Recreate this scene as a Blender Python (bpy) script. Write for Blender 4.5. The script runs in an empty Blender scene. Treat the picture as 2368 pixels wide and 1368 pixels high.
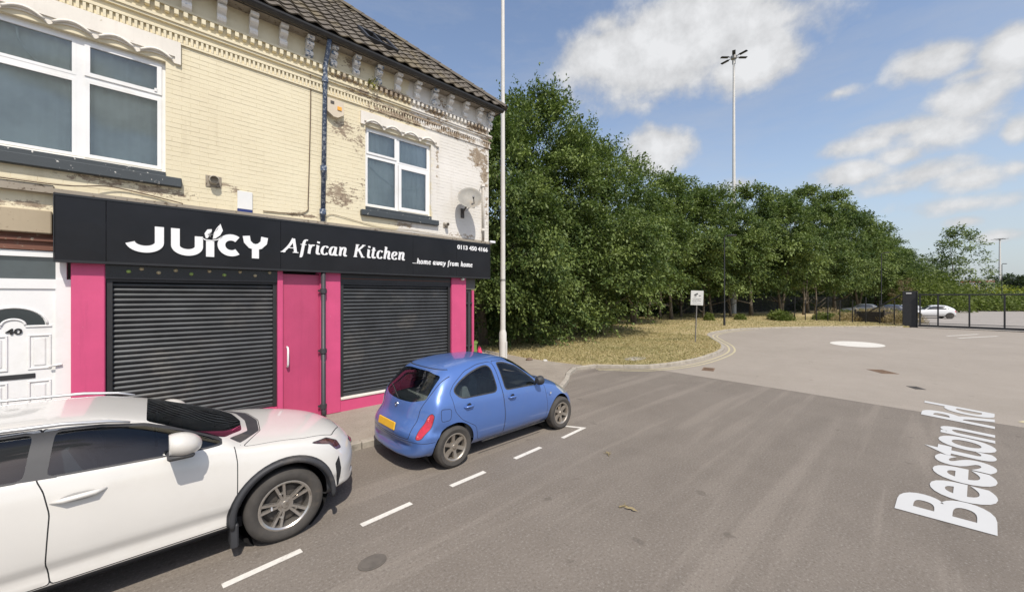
import bpy, bmesh, math, random
import numpy as np
from mathutils import Vector, Matrix
from mathutils.geometry import tessellate_polygon

# ------------------------------------------------------------------ camera
scene = bpy.context.scene
COL = scene.collection
R_ = math.radians
CAM_H = 2.45
FPX, CX, CY, AZ = 891.4, 1184.0, 684.0, R_(47.0)
cam_data = bpy.data.cameras.new('camera')
cam_data.sensor_width = 36.0
cam_data.lens = 36.0 * FPX / 2368.0
cam_data.clip_start = 0.05
cam_data.clip_end = 3000
cam = bpy.data.objects.new('camera', cam_data)
COL.objects.link(cam)
cam.location = (0, 0, CAM_H)
cam.rotation_euler = (R_(90), 0, AZ - R_(90))
scene.camera = cam

# ------------------------------------------------------------------ light
SUN_EL = R_(54)
SUN_AZ = math.atan2(-0.94, -0.36)          # direction towards the sun, from +X
sun_data = bpy.data.lights.new('sun', 'SUN')
sun_data.energy = 4.3
sun_data.angle = R_(0.55)
sun_data.color = (1.0, 0.93, 0.83)
sun = bpy.data.objects.new('sun', sun_data)
COL.objects.link(sun)
sdir = Vector((math.cos(SUN_AZ) * math.cos(SUN_EL), math.sin(SUN_AZ) * math.cos(SUN_EL), math.sin(SUN_EL)))
sun.rotation_euler = sdir.to_track_quat('Z', 'Y').to_euler()
sun.location = (0, 0, 60)

def raydir(px, py):
    a = (px - CX) / FPX; b = (CY - py) / FPX
    return Vector((math.cos(AZ) + a * math.sin(AZ), math.sin(AZ) - a * math.cos(AZ), b)).normalized()

world = bpy.data.worlds.new('World')
scene.world = world
world.use_nodes = True

def build_sky():
    nt = world.node_tree; nd = nt.nodes; lk = nt.links
    nd.clear()
    out = nd.new('ShaderNodeOutputWorld'); bg = nd.new('ShaderNodeBackground')
    bg.inputs['Strength'].default_value = 0.115
    sky = nd.new('ShaderNodeTexSky'); sky.sky_type = 'NISHITA'
    sky.sun_disc = False
    sky.sun_elevation = SUN_EL
    sky.sun_rotation = math.pi / 2 - SUN_AZ
    sky.air_density = 1.0; sky.dust_density = 1.0; sky.ozone_density = 1.6
    tc = nd.new('ShaderNodeTexCoord')
    def M(op, a, b=None, c=None, clamp=False):
        n = nd.new('ShaderNodeMath'); n.operation = op; n.use_clamp = clamp
        for i, v in enumerate((a, b, c)):
            if v is None: continue
            if hasattr(v, 'links'): lk.new(v, n.inputs[i])
            else: n.inputs[i].default_value = v
        return n.outputs[0]
    sep = nd.new('ShaderNodeSeparateXYZ'); lk.new(tc.outputs['Generated'], sep.inputs[0])
    az = M('ARCTAN2', sep.outputs[1], sep.outputs[0])
    el = M('ARCSINE', sep.outputs[2])
    # noise that shreds the edges of the clouds
    def noise(scale, detail, rough, sz=1.0, off=0.0):
        mp = nd.new('ShaderNodeMapping'); mp.inputs['Scale'].default_value = (1, 1, sz)
        mp.inputs['Location'].default_value = (off, off, 0)
        lk.new(tc.outputs['Generated'], mp.inputs[0])
        n = nd.new('ShaderNodeTexNoise'); n.inputs['Scale'].default_value = scale
        n.inputs['Detail'].default_value = detail; n.inputs['Roughness'].default_value = rough
        lk.new(mp.outputs[0], n.inputs['Vector'])
        return n.outputs['Fac']
    n1 = noise(5.5, 9, 0.58, 1.15); n2 = noise(19.0, 7, 0.60, 1.1, 3.1)
    # each cloud: centre and half extents, in azimuth and elevation
    clouds = [(1560,115,290,140,1.25),(1400,130,135,95,1.1),(1735,150,130,105,1.2),(1630,30,190,80,1.2),(1490,200,170,40,.62),
              (1395,60,70,45,.75),(1520,345,95,70,1.2),(1480,245,150,34,.45),(2160,145,130,55,1.1),(2340,115,120,80,1.2),(2265,165,150,28,.7),
              (2235,235,120,65,1.2),(2120,290,170,34,.9),(2010,330,130,26,.7),(2090,358,75,32,.9),(1985,400,105,30,.85),
              (2250,415,150,45,1.1),(2352,300,55,50,1),(2350,390,90,34,.9),(2235,512,75,24,.9),(2310,545,120,26,.75),
              (2180,300,190,70,.85),(2150,400,190,46,.8),(2250,470,220,40,.75),(2300,190,130,50,.8),(2080,430,120,24,.6),(2200,470,200,22,.5),(1700,425,60,22,.5),(1940,215,60,14,.4)]
    acc = None
    for (px, py, rx, ry, wgt) in clouds:
        d0 = raydir(px, py); dl = raydir(px - rx, py); dr = raydir(px + rx, py)
        du = raydir(px, py - ry); dd = raydir(px, py + ry)
        A = math.atan2(d0.y, d0.x); E = math.asin(d0.z)
        ra = abs(math.atan2(dl.y, dl.x) - math.atan2(dr.y, dr.x)) / 2
        re = abs(math.asin(du.z) - math.asin(dd.z)) / 2
        u = M('MULTIPLY', M('SUBTRACT', az, A), 1 / ra)
        v = M('MULTIPLY', M('SUBTRACT', el, E), 1 / re)
        q = M('SQRT', M('ADD', M('MULTIPLY', u, u), M('MULTIPLY', v, v)))
        f = M('SUBTRACT', wgt * 1.0, M('MULTIPLY', q, wgt * 0.85))
        acc = f if acc is None else M('SMOOTH_MAX', acc, f, 0.12)
    # scattered fair weather clouds over the rest of the sky, away from the view
    toview = nd.new('ShaderNodeVectorMath'); toview.operation = 'DOT_PRODUCT'
    lk.new(tc.outputs['Generated'], toview.inputs[0])
    vd = raydir(1300, 250); toview.inputs[1].default_value = (vd.x, vd.y, vd.z)
    away = M('MULTIPLY', M('SUBTRACT', 0.62, toview.outputs['Value']), 3.0, clamp=True)
    rest = M('SUBTRACT', M('MULTIPLY', M('SUBTRACT', noise(2.6, 3, .5, 2.0, 7.7), 0.53), 6.0), M('MULTIPLY', M('SUBTRACT', 1.0, away), 5.0))
    acc = M('MAXIMUM', acc, rest)
    dens = M('ADD', acc, M('ADD', M('MULTIPLY', M('SUBTRACT', n1, 0.46), 1.5), M('MULTIPLY', M('SUBTRACT', n2, 0.5), 0.7)))
    mask = nd.new('ShaderNodeMapRange'); mask.interpolation_type = 'SMOOTHSTEP'
    mask.inputs['From Min'].default_value = 0.04; mask.inputs['From Max'].default_value = 0.64
    mask.inputs['To Max'].default_value = 0.97
    lk.new(dens, mask.inputs['Value'])
    # thin high veil
    veil = M('MULTIPLY', M('SUBTRACT', noise(3.0, 7, .66, 4.0, 1.3), 0.42), 1.3, clamp=True)
    vm = M('MAXIMUM', mask.outputs[0], M('MULTIPLY', veil, 0.6))
    # cloud brightness: lumps and slightly grey bellies
    lump = nd.new('ShaderNodeMapRange'); lump.inputs['From Min'].default_value = 0.2; lump.inputs['From Max'].default_value = 1.15
    lump.inputs['To Min'].default_value = 0.70; lump.inputs['To Max'].default_value = 1.0
    lk.new(M('ADD', dens, M('MULTIPLY', M('SUBTRACT', n2, .5), 1.6)), lump.inputs['Value'])
    ccol = nd.new('ShaderNodeVectorMath'); ccol.operation = 'SCALE'
    ccol.inputs[0].default_value = (7.3, 7.35, 7.45)
    lk.new(lump.outputs[0], ccol.inputs['Scale'])
    tint = nd.new('ShaderNodeVectorMath'); tint.operation = 'MULTIPLY'
    lk.new(sky.outputs[0], tint.inputs[0]); tint.inputs[1].default_value = (1.88, 1.72, 1.62)
    # summer haze: the blue pales evenly towards the horizon, all round
    hz = nd.new('ShaderNodeMixRGB')
    hf = M('POWER', M('SUBTRACT', 1.0, M('MULTIPLY', M('ABSOLUTE', el), 1.15), None, True), 3.2)
    lk.new(M('MULTIPLY', hf, 0.85), hz.inputs[0]); lk.new(tint.outputs[0], hz.inputs[1]); hz.inputs[2].default_value = (3.8, 4.45, 5.2, 1)
    mix = nd.new('ShaderNodeMixRGB')
    lk.new(vm, mix.inputs[0]); lk.new(hz.outputs[0], mix.inputs[1]); lk.new(ccol.outputs[0], mix.inputs[2])
    lk.new(mix.outputs[0], bg.inputs['Color']); lk.new(bg.outputs[0], out.inputs['Surface'])
build_sky()

scene.view_settings.view_transform = 'Standard'
scene.view_settings.look = 'None'
scene.view_settings.exposure = 0.0
scene.view_settings.gamma = 1.0
scene.view_settings.use_curve_mapping = False
scene.cycles.max_bounces = 8
scene.cycles.transparent_max_bounces = 12

# ------------------------------------------------------------------ materials
def new_mat(name):
    m = bpy.data.materials.new(name); m.use_nodes = True
    nt = m.node_tree; b = nt.nodes['Principled BSDF']
    return m, nt, b
def N(nt, typ, **kw):
    n = nt.nodes.new(typ)
    for k, v in kw.items():
        if k in n.inputs: n.inputs[k].default_value = v
        else: setattr(n, k, v)
    return n
def noise_node(nt, scale, detail=4, rough=.55, src='pos', stretch=None):
    n = N(nt, 'ShaderNodeTexNoise'); n.inputs['Scale'].default_value = scale
    n.inputs['Detail'].default_value = detail; n.inputs['Roughness'].default_value = rough
    g = N(nt, 'ShaderNodeNewGeometry').outputs['Position'] if src == 'pos' else N(nt, 'ShaderNodeTexCoord').outputs['Object']
    if stretch:
        mp = N(nt, 'ShaderNodeMapping'); mp.inputs['Scale'].default_value = stretch
        nt.links.new(g, mp.inputs[0]); g = mp.outputs[0]
    nt.links.new(g, n.inputs['Vector'])
    return n.outputs['Fac']
def ramp(nt, fac, stops):
    r = N(nt, 'ShaderNodeValToRGB'); e = r.color_ramp.elements
    while len(e) > 1: e.remove(e[-1])
    e[0].position = stops[0][0]; e[0].color = (*stops[0][1], 1)
    for p, c in stops[1:]:
        x = e.new(p); x.color = (*c, 1)
    nt.links.new(fac, r.inputs[0])
    return r.outputs[0]
def mixc(nt, fac, a, b, mode='MIX'):
    m = N(nt, 'ShaderNodeMixRGB'); m.blend_type = mode
    for i, v in enumerate((fac, a, b)):
        if hasattr(v, 'links'): nt.links.new(v, m.inputs[i])
        else: m.inputs[i].default_value = v if i == 0 else (*v, 1)
    return m.outputs[0]
def math_(nt, op, a, b=None, clamp=False):
    m = N(nt, 'ShaderNodeMath'); m.operation = op; m.use_clamp = clamp
    for i, v in enumerate((a, b)):
        if v is None: continue
        if hasattr(v, 'links'): nt.links.new(v, m.inputs[i])
        else: m.inputs[i].default_value = v
    return m.outputs[0]
def sstep(nt, v, a, b):
    m = N(nt, 'ShaderNodeMapRange'); m.interpolation_type = 'SMOOTHSTEP'
    m.inputs['From Min'].default_value = a; m.inputs['From Max'].default_value = b
    nt.links.new(v, m.inputs['Value']); return m.outputs[0]
def bump(nt, b, h, strength=.3, dist=.01):
    n = N(nt, 'ShaderNodeBump'); n.inputs['Strength'].default_value = strength; n.inputs['Distance'].default_value = dist
    nt.links.new(h, n.inputs['Height']); nt.links.new(n.outputs[0], b.inputs['Normal'])
MC = {}
def simple(name, col, rough=.6, metal=0., var=.12, scale=6., bmp=0., coat=0., src='obj', spec=.5, dirt=None, bscale=None):
    if name in MC: return MC[name]
    m, nt, b = new_mat(name)
    c0 = tuple(max(0, c * (1 - var)) for c in col); c1 = tuple(min(1, c * (1 + var)) for c in col)
    f = noise_node(nt, scale, 5, .6, src)
    c = ramp(nt, f, [(.3, c0), (.7, c1)])
    if dirt:
        f2 = noise_node(nt, scale * .35, 8, .7, src)
        c = mixc(nt, sstep(nt, f2, .52, .72), c, dirt)
    nt.links.new(c, b.inputs['Base Color'])
    b.inputs['Roughness'].default_value = rough; b.inputs['Metallic'].default_value = metal
    b.inputs['Specular IOR Level'].default_value = spec
    if coat: b.inputs['Coat Weight'].default_value = coat; b.inputs['Coat Roughness'].default_value = .04
    if bmp: bump(nt, b, noise_node(nt, bscale or scale * 8, 3, .6, src), bmp, .004)
    MC[name] = m
    return m
def glass_mat(name, tint, refl=1.5, rough=.0):
    m = bpy.data.materials.new(name); m.use_nodes = True; nt = m.node_tree; nt.nodes.clear()
    o = N(nt, 'ShaderNodeOutputMaterial'); t = N(nt, 'ShaderNodeBsdfTransparent'); t.inputs[0].default_value = (*tint, 1)
    g = N(nt, 'ShaderNodeBsdfGlossy'); g.inputs['Roughness'].default_value = rough; g.inputs[0].default_value = (.95, .97, 1, 1)
    f = N(nt, 'ShaderNodeFresnel'); f.inputs['IOR'].default_value = refl
    mx = N(nt, 'ShaderNodeMixShader')
    nt.links.new(f.outputs[0], mx.inputs[0]); nt.links.new(t.outputs[0], mx.inputs[1]); nt.links.new(g.outputs[0], mx.inputs[2])
    nt.links.new(mx.outputs[0], o.inputs[0])
    return m

# ------------------------------------------------------------------ object helpers
def tag(o, label=None, cat=None, group=None, kind=None):
    if label: o['label'] = label
    if cat: o['category'] = cat
    if group: o['group'] = group
    if kind: o['kind'] = kind
    return o
def empty(name, loc=(0, 0, 0), rz=0., parent=None):
    o = bpy.data.objects.new(name, None); COL.objects.link(o)
    o.location = loc; o.rotation_euler = (0, 0, rz); o.empty_display_size = .2
    if parent: o.parent = parent
    return o
class MB:
    """collects shapes; build() links them as one mesh object"""
    def __init__(s): s.v = []; s.f = []; s.mi = []
    def add(s, vs, fs, mi=0):
        k = len(s.v); s.v += [tuple(v) for v in vs]; s.f += [tuple(i + k for i in f) for f in fs]; s.mi += [mi] * len(fs)
        return s
    def box(s, x0, x1, y0, y1, z0, z1, mi=0):
        return s.add([(x0,y0,z0),(x1,y0,z0),(x1,y1,z0),(x0,y1,z0),(x0,y0,z1),(x1,y0,z1),(x1,y1,z1),(x0,y1,z1)],
              [(0,3,2,1),(4,5,6,7),(0,1,5,4),(1,2,6,5),(2,3,7,6),(3,0,4,7)], mi)
    def cbox(s, x0, x1, y0, y1, z0, z1, c=.004, mi=0):
        """box with chamfered edges"""
        X = (x0, x0 + c, x1 - c, x1); Y = (y0, y0 + c, y1 - c, y1); Z = (z0, z0 + c, z1 - c, z1)
        vs = []; ix = {}
        for sx in (0, 1):
            for sy in (0, 1):
                for sz in (0, 1):
                    for ax in range(3):
                        p = [X[1 if sx == 0 else 2], Y[1 if sy == 0 else 2], Z[1 if sz == 0 else 2]]
                        p[ax] = (X, Y, Z)[ax][0 if (sx, sy, sz)[ax] == 0 else 3]
                        ix[sx, sy, sz, ax] = len(vs); vs.append(p)
        f = []
        for ax in range(3):
            o1, o2 = [a for a in range(3) if a != ax]
            for s0 in (0, 1):
                q = []
                for a, b in ((0,0),(1,0),(1,1),(0,1)):
                    k = [0, 0, 0]; k[ax] = s0; k[o1] = a; k[o2] = b; q.append(ix[k[0], k[1], k[2], ax])
                f.append(q)
            for a in (0, 1):
                for b in (0, 1):
                    k0 = [0,0,0]; k0[ax] = 0; k0[o1] = a; k0[o2] = b; k1 = list(k0); k1[ax] = 1
                    f.append((ix[(*k0, o1)], ix[(*k1, o1)], ix[(*k1, o2)], ix[(*k0, o2)]))
        for sx in (0,1):
            for sy in (0,1):
                for sz in (0,1): f.append([ix[sx,sy,sz,a] for a in range(3)])
        return s.add(vs, f, mi)
    def tube(s, pts, r, n=10, mi=0, cap=True):
        pts = [Vector(p) for p in pts]; rs = r if isinstance(r, (list, tuple)) else [r] * len(pts)
        k = len(s.v); up = None
        for i, p in enumerate(pts):
            d = (pts[min(i + 1, len(pts) - 1)] - pts[max(i - 1, 0)]).normalized()
            if up is None:
                up = Vector((0, 0, 1)) if abs(d.z) < .9 else Vector((1, 0, 0))
            a = d.cross(up).normalized(); b = a.cross(d).normalized(); up = b
            for j in range(n):
                t = 2 * math.pi * j / n
                s.v.append(tuple(p + (a * math.cos(t) + b * math.sin(t)) * rs[i]))
        for i in range(len(pts) - 1):
            for j in range(n):
                s.f.append((k + i*n + j, k + i*n + (j+1) % n, k + (i+1)*n + (j+1) % n, k + (i+1)*n + j)); s.mi.append(mi)
        if cap:
            s.f.append(tuple(k + j for j in range(n))[::-1]); s.mi.append(mi)
            s.f.append(tuple(k + (len(pts)-1)*n + j for j in range(n))); s.mi.append(mi)
        return s
    def lathe(s, prof, c=(0, 0, 0), axis='z', n=24, mi=0, closed=False):
        k = len(s.v)
        for (r, h) in prof:
            for j in range(n):
                t = 2 * math.pi * j / n; a, b = r * math.cos(t), r * math.sin(t)
                p = {'z': (a, b, h), 'y': (a, h, b), 'x': (h, a, b)}[axis]
                s.v.append((p[0] + c[0], p[1] + c[1], p[2] + c[2]))
        m = len(prof)
        for i in range(m if closed else m - 1):
            i2 = (i + 1) % m
            for j in range(n):
                s.f.append((k + i*n + j, k + i*n + (j+1) % n, k + i2*n + (j+1) % n, k + i2*n + j)); s.mi.append(mi)
        return s
    def prism(s, poly, axis, h0, h1, mi=0):
        """2D outline extruded along an axis ('x','y','z')"""
        n = len(poly); k = len(s.v)
        for h in (h0, h1):
            for (a, b) in poly:
                s.v.append({'x': (h, a, b), 'y': (a, h, b), 'z': (a, b, h)}[axis])
        tri = tessellate_polygon([[Vector((a, b, 0)) for a, b in poly]])
        for t in tri:
            s.f.append((k + t[2], k + t[1], k + t[0])); s.mi.append(mi)
            s.f.append((k + n + t[0], k + n + t[1], k + n + t[2])); s.mi.append(mi)
        for i in range(n):
            j = (i + 1) % n
            s.f.append((k + i, k + j, k + n + j, k + n + i)); s.mi.append(mi)
        return s
    def build(s, name, mats, parent=None, smooth=False, recalc=True, loc=None):
        me = bpy.data.meshes.new(name); me.from_pydata(s.v, [], s.f)
        mats = mats if isinstance(mats, (list, tuple)) else [mats]
        for m in mats: me.materials.append(m)
        if len(mats) > 1: me.polygons.foreach_set('material_index', s.mi)
        if recalc:
            bm = bmesh.new(); bm.from_mesh(me); bmesh.ops.recalc_face_normals(bm, faces=bm.faces); bm.to_mesh(me); bm.free()
        if smooth:
            me.shade_smooth()
            if smooth is not True: me.set_sharp_from_angle(angle=R_(smooth))
        o = bpy.data.objects.new(name, me); COL.objects.link(o)
        if parent: o.parent = parent
        if loc: o.location = loc
        return o
def inst(name, me, parent, loc, rot=(0, 0, 0), scale=(1, 1, 1)):
    o = bpy.data.objects.new(name, me); COL.objects.link(o); o.parent = parent
    o.location = loc; o.rotation_euler = rot; o.scale = scale
    return o
def copy_tree(o, parent=None):
    c = o.copy(); COL.objects.link(c); c.parent = parent
    for ch in [x for x in bpy.data.objects if x.parent == o]: copy_tree(ch, c)
    return c
def sheet(name, poly, z, mat, parent=None, thick=0., kind='structure'):
    mb = MB(); n = len(poly)
    tri = tessellate_polygon([[Vector((a, b, 0)) for a, b in poly]])
    mb.add([(a, b, z) for a, b in poly], [t for t in tri])
    if thick:
        k = len(mb.v); mb.v += [(a, b, z - thick) for a, b in poly]
        for i in range(n):
            j = (i + 1) % n; mb.f.append((i, j, k + j, k + i)); mb.mi.append(0)
    o = mb.build(name, mat, parent, recalc=False)
    me = o.data
    bm = bmesh.new(); bm.from_mesh(me)
    for f in bm.faces:
        if abs(f.normal.z) > .5 and f.normal.z < 0: f.normal_flip()
    bm.to_mesh(me); bm.free()
    if kind: o['kind'] = kind
    return o
def smooth_curve(pts, n=8, closed=False):
    out = []; P = [Vector(p) for p in pts]; m = len(P)
    for i in range(m - 1):
        p0 = P[max(i-1, 0)]; p1 = P[i]; p2 = P[i+1]; p3 = P[min(i+2, m-1)]
        for k in range(n):
            t = k / n
            out.append(.5 * ((2*p1) + (p2-p0)*t + (2*p0-5*p1+4*p2-p3)*t*t + (3*p1-p0-3*p2+p3)*t**3))
    out.append(P[-1]); return out
# ------------------------------------------------------------------ ground, road, kerbs
def asphalt(name, c0, c1, streak=False, seed=0):
    m, nt, b = new_mat(name)
    big = noise_node(nt, .35, 5, .6, stretch=(1, 1, 1)); mid = noise_node(nt, 2.2, 6, .65)
    fine = noise_node(nt, 95, 2, .7); vf = noise_node(nt, 300, 1, .5)
    c = ramp(nt, math_(nt, 'ADD', math_(nt, 'MULTIPLY', big, .6), math_(nt, 'MULTIPLY', mid, .4)), [(.36, c0), (.64, c1)])
    if streak:      # worn tyre tracks and dusty swirls running along the road and sweeping into the turn
        g = N(nt, 'ShaderNodeNewGeometry').outputs['Position']
        mp = N(nt, 'ShaderNodeMapping'); mp.inputs['Rotation'].default_value = (0, 0, R_(-12)); mp.inputs['Scale'].default_value = (.10, 1.7, 1)
        nt.links.new(g, mp.inputs[0])
        nn = N(nt, 'ShaderNodeTexNoise'); nn.inputs['Scale'].default_value = 1.6; nn.inputs['Detail'].default_value = 5; nn.inputs['Distortion'].default_value = .5
        nt.links.new(mp.outputs[0], nn.inputs['Vector'])
        st = sstep(nt, nn.outputs['Fac'], .50, .66)
        c = mixc(nt, math_(nt, 'MULTIPLY', st, .36), c, tuple(x * 1.38 for x in c1))
        mp2 = N(nt, 'ShaderNodeMapping'); mp2.inputs['Scale'].default_value = (.22, .9, 1); nt.links.new(g, mp2.inputs[0])
        n3 = N(nt, 'ShaderNodeTexNoise'); n3.inputs['Scale'].default_value = 1.1; n3.inputs['Detail'].default_value = 6; nt.links.new(mp2.outputs[0], n3.inputs['Vector'])
        c = mixc(nt, math_(nt, 'MULTIPLY', sstep(nt, n3.outputs['Fac'], .56, .7), .22), c, tuple(x * .62 for x in c0))
    grit = noise_node(nt, 38, 3, .75)
    c = mixc(nt, math_(nt, 'MULTIPLY', sstep(nt, grit, .54, .68), .50), c, (.36, .335, .30))
    c = mixc(nt, math_(nt, 'MULTIPLY', sstep(nt, grit, .46, .34), .50), c, tuple(x * .55 for x in c0))
    c = mixc(nt, math_(nt, 'MULTIPLY', sstep(nt, fine, .60, .74), .34), c, (.42, .39, .35))
    c = mixc(nt, math_(nt, 'MULTIPLY', sstep(nt, fine, .42, .30), .35), c, tuple(x * .5 for x in c0))
    spots = noise_node(nt, 3.3, 2, .4)
    c = mixc(nt, math_(nt, 'MULTIPLY', sstep(nt, spots, .71, .76), .35), c, tuple(x * .45 for x in c0))
    nt.links.new(c, b.inputs['Base Color']); b.inputs['Roughness'].default_value = .92
    b.inputs['Specular IOR Level'].default_value = .25
    bump(nt, b, math_(nt, 'ADD', fine, vf), .5, .006)
    return m
M_road = asphalt('road_asphalt', (.174, .150, .126), (.215, .187, .158), True)
M_light = asphalt('turning_asphalt', (.305, .268, .226), (.355, .312, .266))
M_pave = asphalt('pavement_asphalt', (.25, .215, .175), (.37, .325, .27))
M_park = asphalt('car_park_asphalt', (.30, .275, .25), (.37, .34, .31))

def grass_ground(name):
    m, nt, b = new_mat(name)
    big = noise_node(nt, .35, 5, .65); mid = noise_node(nt, 3, 6, .7); fine = noise_node(nt, 40, 3, .7)
    c = ramp(nt, big, [(.30, (.27, .245, .10)), (.45, (.42, .335, .165)), (.62, (.50, .395, .22))])
    c = mixc(nt, math_(nt, 'MULTIPLY', sstep(nt, mid, .52, .7), .6), c, (.20, .20, .07))
    c = mixc(nt, math_(nt, 'MULTIPLY', sstep(nt, fine, .55, .75), .4), c, (.18, .145, .085))
    nt.links.new(c, b.inputs['Base Color']); b.inputs['Roughness'].default_value = 1
    bump(nt, b, fine, .8, .04)
    return m
M_grass_g = grass_ground('dry_grass_ground')
M_dirt = simple('ground_soil', (.13, .11, .07), .95, var=.3, scale=.4, src='pos')
M_kerb = simple('kerb_concrete', (.37, .335, .28), .9, var=.22, scale=5, bmp=.4, src='pos', dirt=(.16, .145, .12))

KERB = [(-9, 6.16), (2, 6.16), (5.5, 6.17), (7.2, 6.25), (8.4, 6.75), (9.4, 7.45), (10.3, 7.85), (11.1, 7.65), (12.25, 6.45), (14.5, 5.86), (17.9, 6.0),
        (20.4, 6.74), (22.8, 8.0), (25.3, 9.15), (28.3, 9.45), (31.4, 9.0), (35, 7.35), (38.5, 4.9), (43.1, .75)]
KC = smooth_curve([(x, y, 0) for x, y in KERB], 10)
def offset_curve(pts, d):
    out = []
    for i, p in enumerate(pts):
        t = (pts[min(i+1, len(pts)-1)] - pts[max(i-1, 0)]).normalized()
        out.append(p + Vector((-t.y, t.x, 0)) * d)
    return out
KBACK = offset_curve(KC, .125)
iso = max(i for i, p in enumerate(KC) if p.x <= 10.75)     # where pavement gives way to grass

sheet('ground', [(-700, -700), (900, -700), (900, 900), (-700, 900)], -.05, M_dirt)
road_poly = [(-60, -14), (11.88, -14), (11.88, 0), (12.1, 2.6), (12.3, 6.40)]
rp = [(p.x, p.y) for p in KC if p.x < 12.25]
sheet('road', road_poly + rp[::-1] + [(-60, 6.16)], 0.0, M_road)
kk = [(p.x, p.y) for p in KC if p.x >= 12.3]
sheet('turning_area', [(12.31, 6.40), (12.11, 2.6), (11.89, 0), (11.89, -30), (48, -30), (43.4, 0.70)] + kk[::-1], 0.0, M_light)
sheet('car_park', [(43.6, 1.2), (43.6, -60), (140, -60), (140, -3.2), (85, 1.0), (56, 1.2)], 0.004, M_park)
# pavement: along the shops and round the corner
pv = [(p.x, p.y) for p in KBACK[:iso + 1]]
sheet('pavement', pv + [(10.55, 8.7), (10.35, 10.2), (10.6, 13.0), (9.6, 17), (8.2, 26), (6.0, 26), (6.0, 10), (-9, 10)], .10, M_pave, thick=.1)
vg = [(p.x, p.y) for p in KBACK[iso:]]
sheet('verge', vg + [(43.4, 1.3), (58, 1.4), (85, 1.2), (140, -3), (200, 0), (200, 130), (6, 130), (6, 26), (8.2, 26), (9.6, 17), (10.6, 13.0), (10.35, 10.2), (10.55, 8.7)], .095, M_grass_g, thick=.1)

# kerb stones
kerb = empty('kerb'); kerb['kind'] = 'structure'
def stones(curve, lo, hi, length, gap=.012, w=.125, z1=.11, mat=M_kerb):
    L = [0]
    for a, b in zip(curve, curve[1:]): L.append(L[-1] + (b - a).length)
    def at(s):
        s = max(0, min(L[-1], s))
        for i in range(len(L) - 1):
            if L[i+1] >= s:
                t = (s - L[i]) / max(1e-6, L[i+1] - L[i]); return curve[i].lerp(curve[i+1], t)
        return curve[-1]
    s = lo
    rng = random.Random(5)
    while s + length < min(hi, L[-1]):
        a = at(s + gap / 2); b = at(s + length - gap / 2); d = (b - a); ln = d.length
        key = ('kerbstone', round(ln, 1))
        if key not in MC:
            ob = MB().cbox(0, ln, .0, w, -.06, z1, .012).build('kerb_stone', mat); MC[key] = ob.data; bpy.data.objects.remove(ob)
        o = inst('kerb_stone', MC[key], kerb, (a.x, a.y, rng.uniform(-.006, .004)), (0, 0, math.atan2(d.y, d.x)))
        s += length
    return at
at = stones(KC, 6, 200, .91)

# ------------------------------------------------------------------ painted marks
M_white = simple('road_paint_white', (.66, .63, .57), .8, var=.08, scale=30, src='pos', dirt=(.42, .38, .33))
M_yel = simple('road_paint_yellow', (.50, .44, .28), .85, var=.12, scale=14, src='pos', dirt=(.34, .30, .22))
def stripe(name, pts, w, z, mat, label, cat, group=None, parent=None, kind=None):
    P = [Vector((*p[:2], 0)) for p in pts]; mb = MB(); k = 0
    for i, p in enumerate(P):
        a = P[i] - P[i-1] if i else P[1] - P[0]; b = P[i+1] - P[i] if i < len(P) - 1 else a
        t = (a.normalized() + b.normalized()).normalized(); n = Vector((-t.y, t.x, 0)) / max(.5, t.dot(b.normalized()))
        mb.v += [tuple(p + n * w / 2 + Vector((0, 0, z))), tuple(p - n * w / 2 + Vector((0, 0, z)))]
        if i: mb.f.append((2*i-2, 2*i-1, 2*i+1, 2*i)); mb.mi.append(0)
    o = mb.build(name, mat, parent, recalc=False)
    bm = bmesh.new(); bm.from_mesh(o.data)
    for f in bm.faces:
        if f.normal.z < 0: f.normal_flip()
    bm.to_mesh(o.data); bm.free()
    if label: tag(o, label, cat, group, kind)
    return o
dl = [((.43, 4.05), (1.05, 4.10), 'white bay dash on the road under the white car, nearest dash'), ((1.63, 4.11), (2.24, 4.15), 'white bay dash beside the front bumper of the white car'),
      ((2.81, 4.17), (3.39, 4.19), 'white bay dash beside the rear wheel of the blue car'), ((3.99, 4.22), (4.60, 4.25), 'white bay dash beside the doors of the blue car')]
for a, b, l in dl:
    stripe('bay_dash', [a, b], .075, .004, M_white, l, 'road marking', 'dashes marking the parking bay')
stripe('bay_corner_mark', [(5.17, 4.27), (5.85, 4.33), (5.68, 4.64)], .07, .004, M_white, 'white right-angle corner mark ahead of the blue car', 'road marking', 'dashes marking the parking bay')
ky = [p for p in KC if 10.95 < p.x < 31.8]
stripe('yellow_line', [(p.x, p.y) for p in offset_curve(ky, -.20)], .075, .005, M_yel, 'pale yellow line hugging the kerb, inner one of the pair', 'road marking', 'double yellow lines round the turning area')
stripe('yellow_line', [(p.x, p.y) for p in offset_curve(ky, -.42)], .075, .005, M_yel, 'pale yellow line round the turning area, outer one of the pair', 'road marking', 'double yellow lines round the turning area')
ell = [(26.2 + 1.45 * math.cos(t) , 2.38 + 1.05 * math.sin(t)) for t in [2 * math.pi * i / 40 for i in range(40)]]
o = sheet('painted_disc', ell, .006, M_white, kind=None); tag(o, 'white painted disc in the middle of the turning area', 'road marking')
for (a, b, l) in [((35.5, -.9), (38.6, -2.3), 'short faded white stroke before the black gate, left of two'), ((34.2, -1.3), (37.7, -3.0), 'long faded white stroke before the black gate, right of two')]:
    stripe('faded_mark', [a, b], .14, .006, M_white, l, 'road marking', 'faded marks before the gate')
stripe('faded_mark', [(30.4, -3.6), (27.6, -4.5), (24, -4.4)], .10, .006, simple('worn_white', (.45, .42, .38), .9, scale=9, src='pos'), 'thin worn pale line curving at the right edge of the turning area', 'road marking', 'faded marks before the gate')
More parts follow.
